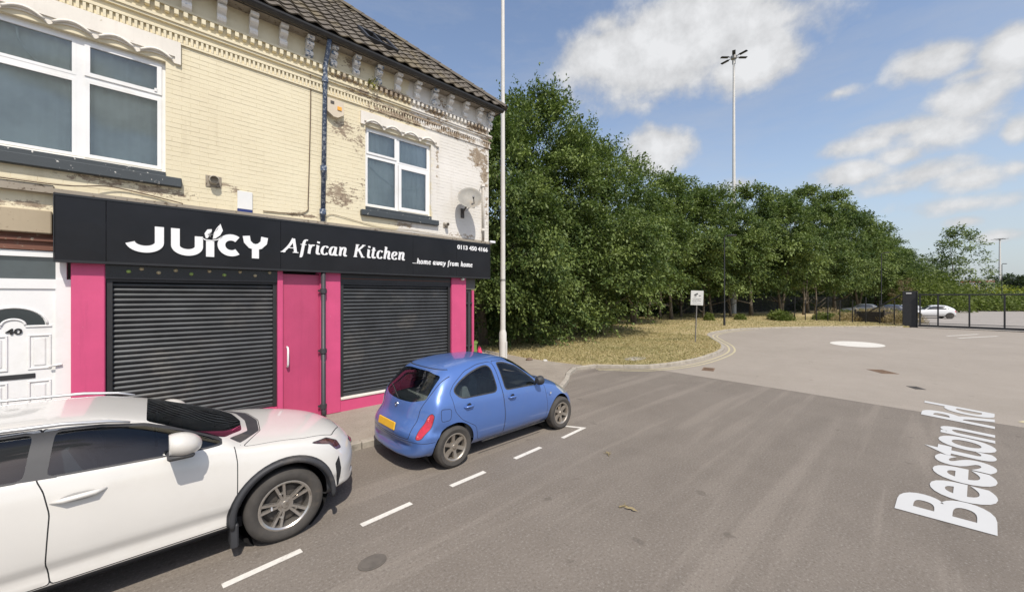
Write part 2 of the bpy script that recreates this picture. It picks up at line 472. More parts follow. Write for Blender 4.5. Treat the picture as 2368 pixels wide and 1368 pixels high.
stripe('yellow_line_end', [(12.3, -1.27), (14.0, -2.0)], .09, .006, M_yel, 'short yellow line end at the right edge near the asphalt seam', 'road marking')

# manholes and drains
M_iron = simple('cast_iron', (.09, .08, .07), .7, .3, var=.25, scale=12, src='pos')
M_rust = simple('rusty_iron', (.19, .12, .075), .85, var=.25, scale=12, src='pos')
def drain(x, y, lx, ly, rz, label, mat, bars=9):
    r = empty('drain_grate', (x, y, 0), rz); tag(r, label, 'drain')
    f = MB()
    f.box(-lx/2, lx/2, -ly/2, -ly/2 + .04, -.02, .008).box(-lx/2, lx/2, ly/2 - .04, ly/2, -.02, .008)
    f.box(-lx/2, -lx/2 + .04, -ly/2 + .04, ly/2 - .04, -.02, .007).box(lx/2 - .04, lx/2, -ly/2 + .04, ly/2 - .04, -.02, .007)
    f.build('frame', mat, r)
    st = (lx - .08) / bars
    me = None
    for i in range(bars):
        x0 = -lx/2 + .04 + st * (i + .2)
        MB().box(0, st * .5, -ly/2 + .04, ly/2 - .04, .0, .006).build('bar', mat, r, loc=(x0, 0, 0))
    MB().box(-lx/2+.02, lx/2-.02, -ly/2+.02, ly/2-.02, .0008, .002).build('pit', simple('pit_black', (.02, .02, .02), 1), r)
drain(17.3, .95, .72, .45, R_(35), 'brown iron drain grate set in the pale turning area', M_rust, 11)
drain(14.9, .17, .36, .22, R_(30), 'small dark iron cover in the turning area near the lettering', M_iron, 5)
drain(13.6, 4.95, .6, .35, R_(15), 'rusty gully grate beside the double yellow lines', M_rust, 8)
def disc_cover(x, y, rx, ry, label, mat, z=.004):
    pts = [(x + rx * math.cos(t), y + ry * math.sin(t)) for t in [2 * math.pi * i / 28 for i in range(28)]]
    mb = MB().prism(pts, 'z', z - .02, z + .003); mb.prism([(x + rx*.82*math.cos(t), y + ry*.82*math.sin(t)) for t in [2 * math.pi * i / 28 for i in range(28)]], 'z', z + .003, z + .006)
    o = mb.build('manhole_cover', mat); tag(o, label, 'manhole'); return o
disc_cover(1.48, 3.47, .13, .10, 'worn round metal cover in the road near the white car', simple('worn_cover', (.115, .10, .085), .9, var=.2, scale=9, src='pos'))
disc_cover(13.2, 7.4, .55, .3, 'grey cover lying in the dry grass by the kerb', M_kerb, .11)

# the road name lettering laid flat on the asphalt
def text_mesh(body, size=1., offset=0., extr=0., shear=0., sp=1., align='LEFT'):
    cu = bpy.data.curves.new('t', 'FONT'); cu.body = body; cu.size = size; cu.offset = offset; cu.extrude = extr
    cu.shear = shear; cu.space_character = sp; cu.align_x = align; cu.resolution_u = 5
    ob = bpy.data.objects.new('t', cu); COL.objects.link(ob)
    bpy.context.view_layer.update()
    me = bpy.data.meshes.new_from_object(ob.evaluated_get(bpy.context.evaluated_depsgraph_get()))
    bpy.data.objects.remove(ob); bpy.data.curves.remove(cu)
    return me
def fit(me, x0, x1, y0, y1, cap=None):
    """scale text geometry so that its box (cap height if given) fills x0..x1, y0..y1"""
    c = np.empty(len(me.vertices) * 3, 'f'); me.vertices.foreach_get('co', c); c = c.reshape(-1, 3)
    mn = c.min(0); mx = c.max(0); h = cap or (mx[1] - mn[1]); b = 0 if cap else mn[1]
    c[:, 0] = x0 + (c[:, 0] - mn[0]) / (mx[0] - mn[0]) * (x1 - x0)
    c[:, 1] = y0 + (c[:, 1] - b) / h * (y1 - y0)
    return c
def setco(me, c):
    me.vertices.foreach_set('co', np.ascontiguousarray(c, dtype='f').ravel()); me.update()
me = text_mesh('Beeston Rd', 1, .022, 0, 0, .98)
c = fit(me, 0, 1, 0, 1, cap=.73)
b0, b1 = np.array((6.30, -.48)), np.array((12.80, -.95)); t0, t1 = np.array((6.26, .27)), np.array((13.20, .045))
u = c[:, 0:1]; v = c[:, 1:2]
xy = (b0 * (1 - u) + b1 * u) * (1 - v) + (t0 * (1 - u) + t1 * u) * v
cc = np.zeros_like(c); cc[:, :2] = xy; cc[:, 2] = .008
setco(me, cc)
me.materials.append(simple('lettering_white', (.54, .54, .53), .8, var=.02, scale=2, src='pos'))
o = bpy.data.objects.new('road_lettering', me); COL.objects.link(o)
tag(o, 'large pale lettering Beeston Rd laid flat along the road at the right', 'lettering')

# litter on the road and pavement
rng = random.Random(3)
M_twig = simple('dry_leaf', (.25, .20, .11), .9, var=.3, scale=20)
def twig(x, y, L, rz, label, z=0.):
    mb = MB(); mb.tube([(0, 0, .012), (L * .5, .02, .02), (L, -.01, .01)], [.009, .008, .004], 6)
    mb.tube([(L*.45, .02, .02), (L*.7, .10, .015)], [.005, .003], 5)
    for i in range(5):
        a = rng.uniform(-1, 1); px = L * rng.uniform(.2, 1)
        mb.add([(px, 0, .02), (px + .05, a * .05, .03), (px + .09, a * .08, .015), (px + .03, a * .07, .02)], [(0, 1, 2, 3)])
    o = mb.build('twig', M_twig, loc=(x, y, z)); o.rotation_euler[2] = rz; tag(o, label, 'twig')
twig(3.95, 2.42, .13, R_(-50), 'broken dry twig with leaves lying in the middle of the road')
twig(5.1, 3.3, .10, R_(20), 'tiny pale scrap of twig on the road ahead of the bay')
def stone(x, y, s, label, mat, z=.1, name='stone'):
    mb = MB(); rr = random.Random(int(x * 100))
    bm = bmesh.new(); bmesh.ops.create_icosphere(bm, subdivisions=2, radius=1)
    for v in bm.verts: v.co = Vector((v.co.x * s * 1.3, v.co.y * s, max(-.3, v.co.z) * s * .7)) * rr.uniform(.85, 1.1)
    mb.v = [tuple(v.co) for v in bm.verts]; mb.f = [tuple(v.index for v in f.verts) for f in bm.faces]; mb.mi = [0] * len(mb.f); bm.free()
    o = mb.build(name, mat, loc=(x, y, z + s * .2)); tag(o, label, 'stone')
stone(10.1, 9.9, .11, 'small dark lump of brick on the pavement by the grass', simple('dark_brick_lump', (.16, .11, .08), .9))
stone(10.35, 9.35, .08, 'pale stone on the pavement at the edge of the grass', simple('pale_stone', (.5, .48, .44), .9))
# ------------------------------------------------------------------ the terrace with the shop
D = 8.12
def X_(x, y): return x * y / D                        # facade measurements brought to another depth
def Z_(z, y): return CAM_H + (z - CAM_H) * y / D

def painted_wall():
    m, nt, b = new_mat('painted_brick')
    g = N(nt, 'ShaderNodeNewGeometry'); P = g.outputs['Position']
    sp = N(nt, 'ShaderNodeSeparateXYZ'); nt.links.new(P, sp.inputs[0]); x, y, z = sp.outputs
    cream = ramp(nt, noise_node(nt, .9, 6, .6), [(.3, (.675, .60, .425)), (.7, (.745, .675, .49))])
    white = ramp(nt, noise_node(nt, 1.2, 6, .6), [(.3, (.66, .63, .57)), (.7, (.76, .73, .68))])
    edge = math_(nt, 'ADD', x, math_(nt, 'MULTIPLY', math_(nt, 'SUBTRACT', noise_node(nt, 2.2, 5, .6), .5), 1.0))
    # white coat: right of the small window and along the right of the cornice
    zlow = math_(nt, 'MULTIPLY', sstep(nt, z, 4.35, 4.15), .95)
    zup = math_(nt, 'MULTIPLY', sstep(nt, z, 6.35, 6.6), .6)
    edge2 = math_(nt, 'ADD', math_(nt, 'ADD', edge, zlow), zup)
    c = mixc(nt, sstep(nt, edge2, 4.84, 4.96), cream, white)
    # flaked paint, where damp has got in
    spots = [(6.35, 6.12, .42, .42, 1.0), (6.55, 5.75, .17, .6, 1.), (6.62, 6.6, .3, .3, 1.0), (6.62, 4.8, .10, .8, .6), (2.85, 5.85, .35, .35, .75), (3.2, 5.75, .2, .5, .6), (2.8, 4.5, .45, .4, .8),
             (3.25, 4.75, .12, .4, .5), (4.15, 4.07, .35, .07, 1.0), (.1, 4.08, .6, .12, .8), (-.6, 4.12, .5, .08, .8), (-1.2, 3.66, .7, .08, .8), (5.9, 4.0, .7, .07, .7),
             (4.1, 6.5, 1.0, .14, .9), (5.6, 6.52, 1.0, .13, .85), (3.3, 6.7, .8, .14, .7), (3.9, 6.95, .8, .14, .9), (5.0, 6.86, .5, .16, .9), (2.9, 6.9, .5, .1, .8), (6.3, 6.85, .5, .2, 1.0), (4.6, 6.62, 1.6, .1, .9), (1.3, 7.2, .2, .2, .4), (2.1, 3.99, .5, .06, .8), (1.1, 4.25, .4, .1, .5), (.95, 4.33, .22, .03, .9), (5.3, 7.2, .3, .3, .6),
             (3.05, 7.25, .35, .2, .8), (5.08, 5.8, .06, .8, .6)]
    acc = None
    for (a, h, rx, rz, k) in spots:
        u = math_(nt, 'MULTIPLY', math_(nt, 'SUBTRACT', x, a), 1 / rx); v = math_(nt, 'MULTIPLY', math_(nt, 'SUBTRACT', z, h), 1 / rz)
        q = math_(nt, 'SQRT', math_(nt, 'ADD', math_(nt, 'MULTIPLY', u, u), math_(nt, 'MULTIPLY', v, v)))
        f = math_(nt, 'MULTIPLY', math_(nt, 'SUBTRACT', 1.35, q), k * .5)
        acc = f if acc is None else math_(nt, 'MAXIMUM', acc, f)
    n = noise_node(nt, 9, 8, .78, stretch=(.7, 1, 1.3)); n2 = noise_node(nt, 1.7, 4, .6)
    t = math_(nt, 'ADD', n, math_(nt, 'MULTIPLY', math_(nt, 'MAXIMUM', acc, -.12), .50))
    pk = sstep(nt, math_(nt, 'ADD', t, math_(nt, 'MULTIPLY', n2, .08)), .70, .735)
    under = ramp(nt, noise_node(nt, 14, 5, .7), [(.3, (.15, .105, .075)), (.48, (.30, .235, .165)), (.64, (.40, .325, .235)), (.78, (.12, .10, .085))])
    c = mixc(nt, pk, c, under)
    drip = noise_node(nt, 2.4, 6, .65, stretch=(2.2, 1, .18))
    c = mixc(nt, math_(nt, 'MULTIPLY', sstep(nt, drip, .55, .74), .22), c, (.38, .31, .20))
    sp_ = noise_node(nt, 30, 4, .75)
    c = mixc(nt, math_(nt, 'MULTIPLY', sstep(nt, sp_, .66, .72), .55), c, (.40, .32, .2))
    nt.links.new(c, b.inputs['Base Color']); b.inputs['Roughness'].default_value = .72
    bump(nt, b, math_(nt, 'SUBTRACT', noise_node(nt, 34, 4, .7), math_(nt, 'MULTIPLY', pk, .7)), .35, .006)
    return m
M_wall = painted_wall()
M_mortar = simple('painted_joint', (.40, .325, .20), .9, var=.15, scale=6, src='pos')
def masonry_paint(name, col, flake=(.2, .2, .2), rough=.55, amt=.70, k=1.):
    m, nt, b = new_mat(name)
    c = ramp(nt, noise_node(nt, 1.6, 6, .6), [(.3, tuple(v * .9 for v in col)), (.7, tuple(min(1, v * 1.07) for v in col))])
    n = noise_node(nt, 16 * k, 8, .75)
    f = sstep(nt, math_(nt, 'ADD', n, math_(nt, 'MULTIPLY', noise_node(nt, 2.1, 4, .6), .18)), amt, amt + .03)
    c = mixc(nt, f, c, flake)
    dr = noise_node(nt, 2.2, 6, .7, stretch=(3, 3, .25))
    c = mixc(nt, math_(nt, 'MULTIPLY', sstep(nt, dr, .52, .75), .25), c, tuple(v * .6 for v in col))
    nt.links.new(c, b.inputs['Base Color']); b.inputs['Roughness'].default_value = rough
    bump(nt, b, noise_node(nt, 28 * k, 4, .7), .22, .006)
    return m
M_pink = masonry_paint('pink_masonry_paint', (.60, .078, .195), (.72, .36, .42), .5, .765)
M_lintel = masonry_paint('white_stone_paint', (.74, .70, .63), (.5, .43, .32), .7, .74)
M_corbel = masonry_paint('white_corbel_paint', (.80, .78, .74), (.12, .17, .26), .7, .70, 1.2)
M_corbel_b = masonry_paint('blue_corbel_paint', (.09, .15, .25), (.76, .75, .72), .7, .53, 1.1)
M_sill = masonry_paint('slate_grey_sill_paint', (.045, .055, .062), (.62, .60, .56), .6, .715)
M_pipe = masonry_paint('blue_pipe_paint', (.065, .095, .16), (.46, .50, .54), .5, .625, 1.5)
M_pipe_g = masonry_paint('dark_pipe_paint', (.045, .045, .05), (.3, .12, .17), .5, .72)
M_beam = masonry_paint('weathered_timber', (.31, .27, .215), (.12, .09, .06), .9, .66)
M_upvc = simple('white_window_plastic', (.80, .80, .79), .28, var=.03, scale=1.5, src='pos', dirt=(.68, .67, .63))
M_room = simple('dim_room', (.17, .18, .185), .9, var=.1, scale=1)
M_gtr = simple('black_gutter', (.028, .028, .03), .5, var=.2, scale=4, src='pos')
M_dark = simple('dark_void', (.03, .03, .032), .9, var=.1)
M_glass = glass_mat('window_glass', (.885, .915, .90), 1.65)
M_blind = simple('grey_net', (.80, .81, .77), .85, var=.22, scale=1.3, src='pos')
M_white_s = simple('white_plain', (.72, .72, .70), .5, var=.03, scale=2)

bld = empty('terraced_building', (2, D, .1))
bld.location = (0, 0, 0)
tag(bld, 'two-storey cream and white painted brick terrace with pink shop front and slate-brown tiled roof', 'building')

def wall_grid(name, x0, x1, z0, z1, holes, y, depth, mat, parent, rev_mat=None):
    xs = sorted({x0, x1, *[h[0] for h in holes], *[h[1] for h in holes]}); zs = sorted({z0, z1, *[h[2] for h in holes], *[h[3] for h in holes]})
    xs = [v for v in xs if x0 <= v <= x1]; zs = [v for v in zs if z0 <= v <= z1]
    mb = MB()
    for a, b_ in zip(xs, xs[1:]):
        for c, d in zip(zs, zs[1:]):
            mx, mz = (a + b_) / 2, (c + d) / 2
            if any(h[0] < mx < h[1] and h[2] < mz < h[3] for h in holes): continue
            mb.add([(a, y, c), (b_, y, c), (b_, y, d), (a, y, d)], [(0, 1, 2, 3)])
    for (a, b_, c, d) in holes:
        mb.add([(a, y, c), (a, y, d), (a, y + depth, d), (a, y + depth, c)], [(0, 1, 2, 3)])
        mb.add([(b_, y, c), (b_, y + depth, c), (b_, y + depth, d), (b_, y, d)], [(0, 1, 2, 3)])
        mb.add([(a, y, c), (a, y + depth, c), (b_, y + depth, c), (b_, y, c)], [(0, 1, 2, 3)])
        mb.add([(a, y, d), (b_, y, d), (b_, y + depth, d), (a, y + depth, d)], [(0, 1, 2, 3)])
    return mb.build(name, mat, parent, recalc=False)
W1 = (-3.05, .15, 4.385, 6.12); W2 = (3.31, 4.91, 4.36, 6.08)
up = wall_grid('front_wall', -4.2, 6.70, 3.55, 7.5, [W1, W2], D, .14, M_wall, bld)
# bricks: thin bed joints, painted over; courses that show largest are bricks of their own
bp, bl, bh = .225, .2222, .0705
def brick_mesh(x0, x1, z0, z1, mb, y=D, p=.0032):
    c = .0025
    mb.add([(x0, y, z0), (x1, y, z0), (x1, y, z1), (x0, y, z1), (x0 + c, y - p, z0 + c), (x1 - c, y - p, z0 + c), (x1 - c, y - p, z1 - c), (x0 + c, y - p, z1 - c)],
           [(4, 5, 6, 7), (0, 1, 5, 4), (1, 2, 6, 5), (2, 3, 7, 6), (3, 0, 4, 7)])
blk = [W1, W2, (W1[0] - .2, .34, 6.10, 6.50), (3.2, 5.11, 6.06, 6.38), (W1[0] - .2, .34, 4.15, 4.40), (3.2, 5.08, 4.13, 4.37)]
cands = []
zc = 3.84; row = 0
rb = random.Random(11)
while zc < 6.50:
    xx = -3.6 - (row % 2) * bp / 2
    while xx < 6.69:
        a, b_ = xx, min(xx + bl, 6.695)
        segs = [(a, b_)]
        for h in blk:
            if zc + bh > h[2] and zc < h[3]:
                ns = []
                for (s0, s1) in segs:
                    if s1 <= h[0] or s0 >= h[1]: ns.append((s0, s1)); continue
                    if s0 < h[0]: ns.append((s0, h[0]))
                    if s1 > h[1]: ns.append((h[1], s1))
                segs = ns
        for (s0, s1) in segs:
            if s1 - s0 > .03: cands.append((s0, s1, zc, row))
        xx += bp
    zc += .075; row += 1
full = [c for c in cands if c[1] - c[0] > bl - .001]
full = [c for c in full if c[0] > .35 and c[2] > 4.0]
full.sort(key=lambda c: c[0]**2 + D*D + (c[2] - CAM_H)**2)
sel = set(full[:300])
bmb = MB(); brick_mesh(0, bl, 0, bh, bmb, 0)
proto = bmb.build('brick', M_wall, recalc=False); bme = proto.data; bpy.data.objects.remove(proto)
rest = MB()
for c in cands:
    if c in sel: inst('brick', bme, up, (c[0], D + rb.uniform(-.0012, .0012), c[2]))
    else: brick_mesh(c[0], c[1], c[2], c[2] + bh, rest, D + rb.uniform(-.0012, .0012))
o = rest.build('brickwork', M_wall, up, recalc=False); o['kind'] = 'stuff'
up.data.materials.clear(); up.data.materials.append(M_wall)
# gable and back
M_gab = simple('red_gable_brick', (.30, .16, .10), .9, var=.3, scale=6, src='pos')
MB().box(6.45, 6.695, D + .16, 16, 2.98, 7.3).build('gable_wall', M_gab, bld)
MB().box(6.10, 6.255, D + .31, 16, .1, 2.98).build('lower_gable_wall', M_gab, bld)
MB().box(-4.2, 6.44, 13, 13.3, .1, 7.3).build('rear_wall', M_room, bld)
MB().box(-4.2, 6.44, D + .6, 13, 3.3, 3.45).build('upper_floor', M_room, bld)

# cornice: string mouldings, dentils, corbels
MB().box(-4.2, 6.76, D - .035, D, 6.60, 6.635).build('string_moulding', M_wall, bld)
MB().box(-4.2, 6.77, D - .03, D, 6.45, 6.48).build('string_moulding', M_wall, bld)
MB().box(-4.2, 6.78, D - .06, D, 6.76, 6.80).box(-4.2, 6.78, D - .04, D, 6.72, 6.76).build('cornice_moulding', M_wall, bld)
MB().box(-4.2, 6.79, D - .045, D, 6.99, 7.03).build('cornice_moulding', M_wall, bld)
mb = MB(); x = -4.1
while x < 6.7: mb.box(x, x + .032, D - .03, D, 6.485, 6.595); x += .065
o = mb.build('dentil_ticks', M_wall, bld); o['kind'] = 'stuff'
ob = MB().cbox(0, .058, -.075, 0, 0, .085, .006).build('dentil', M_wall); dme = ob.data; bpy.data.objects.remove(ob)
x = -3.0
while x < 6.72:
    inst('dentil', dme, bld, (x, D - .001, 6.885 + rb.uniform(-.004, .004))); x += .112
prof = [(0, 0), (-.045, -.005), (-.085, .02), (-.105, .06), (-.09, .105), (-.045, .125), (-.04, .15), (-.09, .165), (-.15, .20), (-.165, .235), (-.14, .265), (-.07, .275), (-.07, .29), (-.20, .295), (-.205, .35), (0, .35)]
cms = []
for mt in (M_corbel, M_corbel_b):
    mb = MB(); mb.prism(prof, 'x', -.062, .062)
    ob = mb.build('corbel', mt); cms.append(ob.data); bpy.data.objects.remove(ob)
for i, x in enumerate([-1.85, -1.4, -.95, -.5, -.05, .40, .85, 1.30, 1.76, 2.2, 2.64, 3.09, 3.57, 4.02, 4.5, 4.95, 5.40, 5.87, 6.32, 6.70]):
    inst('corbel', cms[1 if i in (9, 10, 11, 12, 15, 19) else 0], bld, (x, D - .001, 7.03 + rb.uniform(-.01, .01)))
# gutter, soffit, roof
MB().box(-4.4, 6.89, 7.86, D + .5, 7.40, 7.43).build('soffit', M_beam, bld)
mb = MB()
prof = [(7.80 + .075 * math.cos(t), 7.455 + .07 * math.sin(t)) for t in [math.pi + math.pi * i / 8 for i in range(9)]]
prof += [(a * 1. + (7.80 - a) * .12, b_ + .008) for a, b_ in prof[::-1]]
mb.prism(prof, 'x', -4.4, 6.93); mb.build('gutter', M_gtr, bld)
MB().box(-4.4, 6.90, 7.87, 7.895, 7.39, 7.52).box(6.90, 6.925, 7.87, 16.2, 7.39, 7.52).build('fascia_board', M_gtr, bld)

PIT = math.atan(.93); y0r, z0r = 7.74, 7.47
roof = MB()
RH = 4.6                                     # ridge run
def rp_(x, y): return (x, y, z0r + (y - y0r) * .93)
k = RH
roof.add([rp_(-4.4, y0r), rp_(6.98, y0r), rp_(6.98 - k, y0r + k), rp_(-4.4, y0r + k)], [(0, 1, 2, 3)])
zr = z0r + k * .93
roof.add([(6.98, y0r, z0r), (6.98, y0r + 2 * k, z0r), (6.98 - k, y0r + k, zr)], [(0, 1, 2)])
roof.add([(-4.4, y0r + 2*k, z0r), (6.98, y0r + 2*k, z0r), (6.98 - k, y0r + k, zr), (-4.4, y0r + k, zr)], [(0, 1, 2, 3)])
M_felt = simple('roof_felt', (.05, .045, .04), .95)
rf = roof.build('roof', M_felt, bld)
def tile_mat():
    m, nt, b = new_mat('clay_roof_tile')
    oi = N(nt, 'ShaderNodeObjectInfo')
    n = noise_node(nt, 5, 6, .7); n2 = noise_node(nt, .8, 4, .6)
    base = ramp(nt, n, [(.3, (.085, .072, .058)), (.52, (.14, .12, .095)), (.72, (.19, .17, .13))])
    base = mixc(nt, math_(nt, 'MULTIPLY', sstep(nt, n2, .48, .62), .55), base, (.19, .15, .075))
    base = mixc(nt, math_(nt, 'MULTIPLY', oi.outputs['Random'], .45), base, (.09, .078, .068))
    nt.links.new(base, b.inputs['Base Color']); b.inputs['Roughness'].default_value = .9
    bump(nt, b, noise_node(nt, 40, 4, .7), .4, .006)
    return m
M_tile = tile_mat()
TW, TG = .30, .30                            # tile width and gauge along the slope
def tile(mb, ox=0, oz=0):
    nx = 8; L = .36
    base = len(mb.v)
    for r, (t, lift) in enumerate(((0, .034), (L, .004))):
        for i in range(nx + 1):
            u = i / nx
            h = .022 * math.sin(2 * math.pi * u + .6) + .018
            mb.v.append((ox + u * (TW + .012), oz + t, h + lift))
    for i in range(nx + 1):
        v = mb.v[base + i]; mb.v.append((v[0], v[1] + .002, v[2] - .022))
    n = nx + 1
    for i in range(nx):
        mb.f.append((base + i, base + i + 1, base + n + i + 1, base + n + i)); mb.mi.append(0)
        mb.f.append((base + 2*n + i, base + 2*n + i + 1, base + i + 1, base + i)); mb.mi.append(0)
ob_ = MB(); tile(ob_); ob = ob_.build('roof_tile', M_tile, smooth=50); tme = ob.data; bpy.data.objects.remove(ob)
slope = math.sqrt(1 + .93**2)
tl = []
rows = int(k * slope / TG)
for r in range(rows):
    y = y0r + r * TG / slope
    lim = 6.98 - (y - y0r)
    i = 0
    while True:
        x = 6.98 - (i + 1) * TW + (0.0)
        i += 1
        if x < -4.3: break
        if x + TW > lim + .12: continue
        if 3.42 < x + .15 < 4.12 and 8.28 < y < 8.80: continue
        tl.append((x, y))
tl.sort(key=lambda p: (p[0] - 2)**2 * .5 + (p[1] - 8)**2 if p[0] > -.2 else 99)
tr_ = MB()
for i, (x, y) in enumerate(tl):
    z = z0r + (y - y0r) * .93 + .004
    if i < 300: inst('roof_tile', tme, rf, (x + rb.uniform(-.004, .004), y, z + rb.uniform(-.004, .004)), (PIT - math.radians(0), 0, rb.uniform(-.012, .012)))
    else:
        q = MB(); tile(q); ca, sa = math.cos(PIT), math.sin(PIT)
        tr_.add([(x + v[0], y + v[1] * ca - v[2] * sa, z + v[1] * sa + v[2] * ca) for v in q.v], q.f)
o = tr_.build('roof_tiles_far', M_tile, rf, recalc=False); o['kind'] = 'stuff'
# hip tiles
ob = MB(); pr = [(.13 * math.cos(t), .10 * math.sin(t)) for t in [math.pi * i / 8 for i in range(9)]]
for t, q in enumerate((0, .40)): ob.v += [(p[0] * (1.08 - .1 * t), q, p[1] * (1.08 - .1 * t)) for p in pr]
ob.f = [(i, i + 1, 9 + i + 1, 9 + i) for i in range(8)]; ob.mi = [0] * 8
ob = ob.build('hip_tile', M_tile, smooth=60); hme = ob.data; bpy.data.objects.remove(ob)
hl = math.sqrt(2 + .93**2); n = int(k * hl / .36)
for i in range(n):
    t = i * .36 / hl
    o = inst('hip_tile', hme, rf, (6.98 - t, y0r + t, z0r + t * .93 + .02), (math.atan2(.93, math.sqrt(2)), 0, R_(45)))
for i in range(20): inst('ridge_tile', hme, rf, (6.98 - k - i * .38, y0r + k, zr + .02), (0, 0, R_(90)))
# opening skylight in the roof
sk = empty('skylight', (3.77, 8.3, z0r + .56 * .93 + .03), parent=bld); sk.rotation_euler = (PIT, 0, 0)
f = MB(); f.box(-.36, .36, -.02, .05, 0, .09).box(-.36, .36, .70, .77, 0, .09).box(-.36, -.29, .05, .70, 0, .09).box(.29, .36, .05, .70, 0, .09).box(-.02, .02, .05, .7, .01, .08)
f.build('frame', M_gtr, sk); MB().box(-.29, .29, .05, .70, -.01, .002).build('pane', simple('dull_skylight_glass', (.03, .035, .04), .15), sk)

# ---- windows
def casement(parent, x0, x1, z0, z1, y, fr=.055, pane=True):
    """sash frame with its own pane"""
    f = MB()
    f.box(x0, x1, y, y + .045, z1 - fr, z1).box(x0, x1, y, y + .045, z0, z0 + fr).box(x0, x0 + fr, y, y + .045, z0 + fr, z1 - fr).box(x1 - fr, x1, y, y + .045, z0 + fr, z1 - fr)
    f.build('sash', M_upvc, parent)
    MB().box(x0 + fr, x1 - fr, y + .018, y + .026, z0 + fr, z1 - fr).build('pane', M_glass, parent)
def window(x0, x1, z0, z1, cells, y=D + .075, name='window', label=None):
    w = empty(name, parent=bld)
    if label: w['label'] = label
    t = .045; f = MB()
    f.box(x0, x1, y, y + .06, z1 - t, z1).box(x0, x1, y, y + .06, z0, z0 + t).box(x0, x0 + t, y, y + .06, z0 + t, z1 - t).box(x1 - t, x1, y, y + .06, z0 + t, z1 - t)
    f.build('frame', M_upvc, w)
    for (a, b_, c, d, yo, fr) in cells: casement(w, a, b_, c, d, y - yo, fr)
    return w
w1 = window(*W1, [(-.71, .105, 5.595, 6.075, .018, .055), (-.71, .105, 4.43, 5.545, .012, .05), (-2.10, -.79, 5.57, 6.075, .006, .04), (-2.10, -.79, 4.43, 5.52, .006, .04),
                  (-3.0, -2.18, 5.595, 6.075, .018, .055), (-3.0, -2.18, 4.43, 5.545, .012, .05)], label='wide six-pane upstairs window over the sign')
y = D + .075
MB().box(-.79, -.71, y - .004, y + .06, 4.43, 6.075).box(-2.18, -2.10, y - .004, y + .06, 4.43, 6.075).box(-.71, .105, y - .002, y + .06, 5.545, 5.595).box(-2.10, -.79, y - .002, y + .06, 5.52, 5.57).box(-3., -2.18, y - .002, y + .06, 5.545, 5.595).build('mullion', M_upvc, w1)
w2 = window(*W2, [(3.355, 4.045, 5.51, 6.035, .018, .045), (4.085, 4.865, 5.465, 6.035, .006, .035), (3.355, 4.045, 4.405, 5.46, .006, .03), (4.095, 4.865, 4.405, 5.42, .018, .07)], label='four-pane upstairs window in the pale right half')
MB().box(4.045, 4.085, y - .003, y + .06, 4.405, 6.035).box(3.355, 4.045, y - .001, y + .06, 5.46, 5.51).box(4.085, 4.865, y - .001, y + .06, 5.42, 5.465).build('mullion', M_upvc, w2)
# pale blind and drooping cloth behind each window, room behind
for w, (a, b_, c, d) in ((w1, W1), (w2, W2)):
    fm = MB(); nx = int((b_ - a) / .016)
    for i in range(nx + 1):
        xx = a + (b_ - a) * i / nx; yy = y + .125 + .011 * math.sin(xx * 46 + 1.3 * math.sin(xx * 7)); fm.v += [(xx, yy, c), (xx, yy, d)]
        if i: fm.f.append((2*i-2, 2*i, 2*i+1, 2*i-1)); fm.mi.append(0)
    fm.build('net_curtain', M_blind, w, smooth=True)
mb = MB(); mb.tube([(3.36, y + .09, 5.38), (3.7, y + .09, 5.1), (4.1, y + .09, 4.92), (4.45, y + .09, 4.96), (4.78, y + .09, 5.12)], .012, 6)
mb.tube([(4.62, y + .09, 5.08), (4.66, y + .09, 4.75)], .010, 5); mb.build('curtain_cord', simple('pale_cord', (.8, .82, .80), .8), w2)
mb = MB(); mb.tube([(-1.33, y + .09, 6.06), (-1.32, y + .09, 5.9), (-1.24, y + .09, 5.75), (-1.12, y + .09, 5.62)], .012, 6); mb.build('curtain_cord', simple('pale_cord', (.8, .82, .80), .8), w1)
MB().box(.02, .05, y-.03, y - .02, 5.63, 5.68).build('catch', M_upvc, w1)

# lintels with carved waves, sills
def lintel(x0, x1, z0, z1, waves, par):
    """stone head with a row of scooped arches"""
    mb = MB(); low = z0 + .02
    pts = []
    L = (x1 - x0 - .14) / waves
    mb.box(x0, x1, D - .045, D, z0 + (z1 - z0) * .30, z1)
    mb.box(x0, x0 + .07, D - .045, D, z0, z0 + (z1 - z0) * .30).box(x1 - .07, x1, D - .045, D, z0, z0 + (z1 - z0) * .30)
    out = [(x0 + .07, z0 + (z1 - z0) * .298), (x0 + .07, z0 + .055)]
    n = 10
    for w in range(waves):
        a = x0 + .07 + w * L
        for i in range(n + 1):
            u = i / n
            out.append((a + u * L, z0 + .005 + (.075 * math.sin(math.pi * u)**.8)))
    out += [(x1 - .07, z0 + (z1 - z0) * .298)]
    mb.prism(out, 'y', D - .022, D)
    o = mb.build('lintel', M_lintel, par)
    for w in range(waves):
        a = x0 + .07 + w * L; q = [(a + L * (.08 + .84 * i / 10), D - .045, z0 + .045 + .085 * math.sin(math.pi * (i / 10))**.9) for i in range(11)]
        MB().tube(q, .018, 6).build('lintel_scroll', M_lintel, par, smooth=True)
    return o
lintel(-3.25, .33, 6.12, 6.47, 8, bld)
lintel(3.2, 5.11, 6.075, 6.35, 4, bld)
MB().cbox(-3.25, .34, D - .09, D + .08, 4.165, 4.31, .01).box(-3.05, .15, D - .02, D + .07, 4.31, 4.384).build('window_sill', M_sill, bld)
MB().cbox(3.2, 5.08, D - .09, D + .08, 4.15, 4.27, .01).box(3.31, 4.91, D - .02, D + .07, 4.27, 4.359).build('window_sill', M_sill, bld)

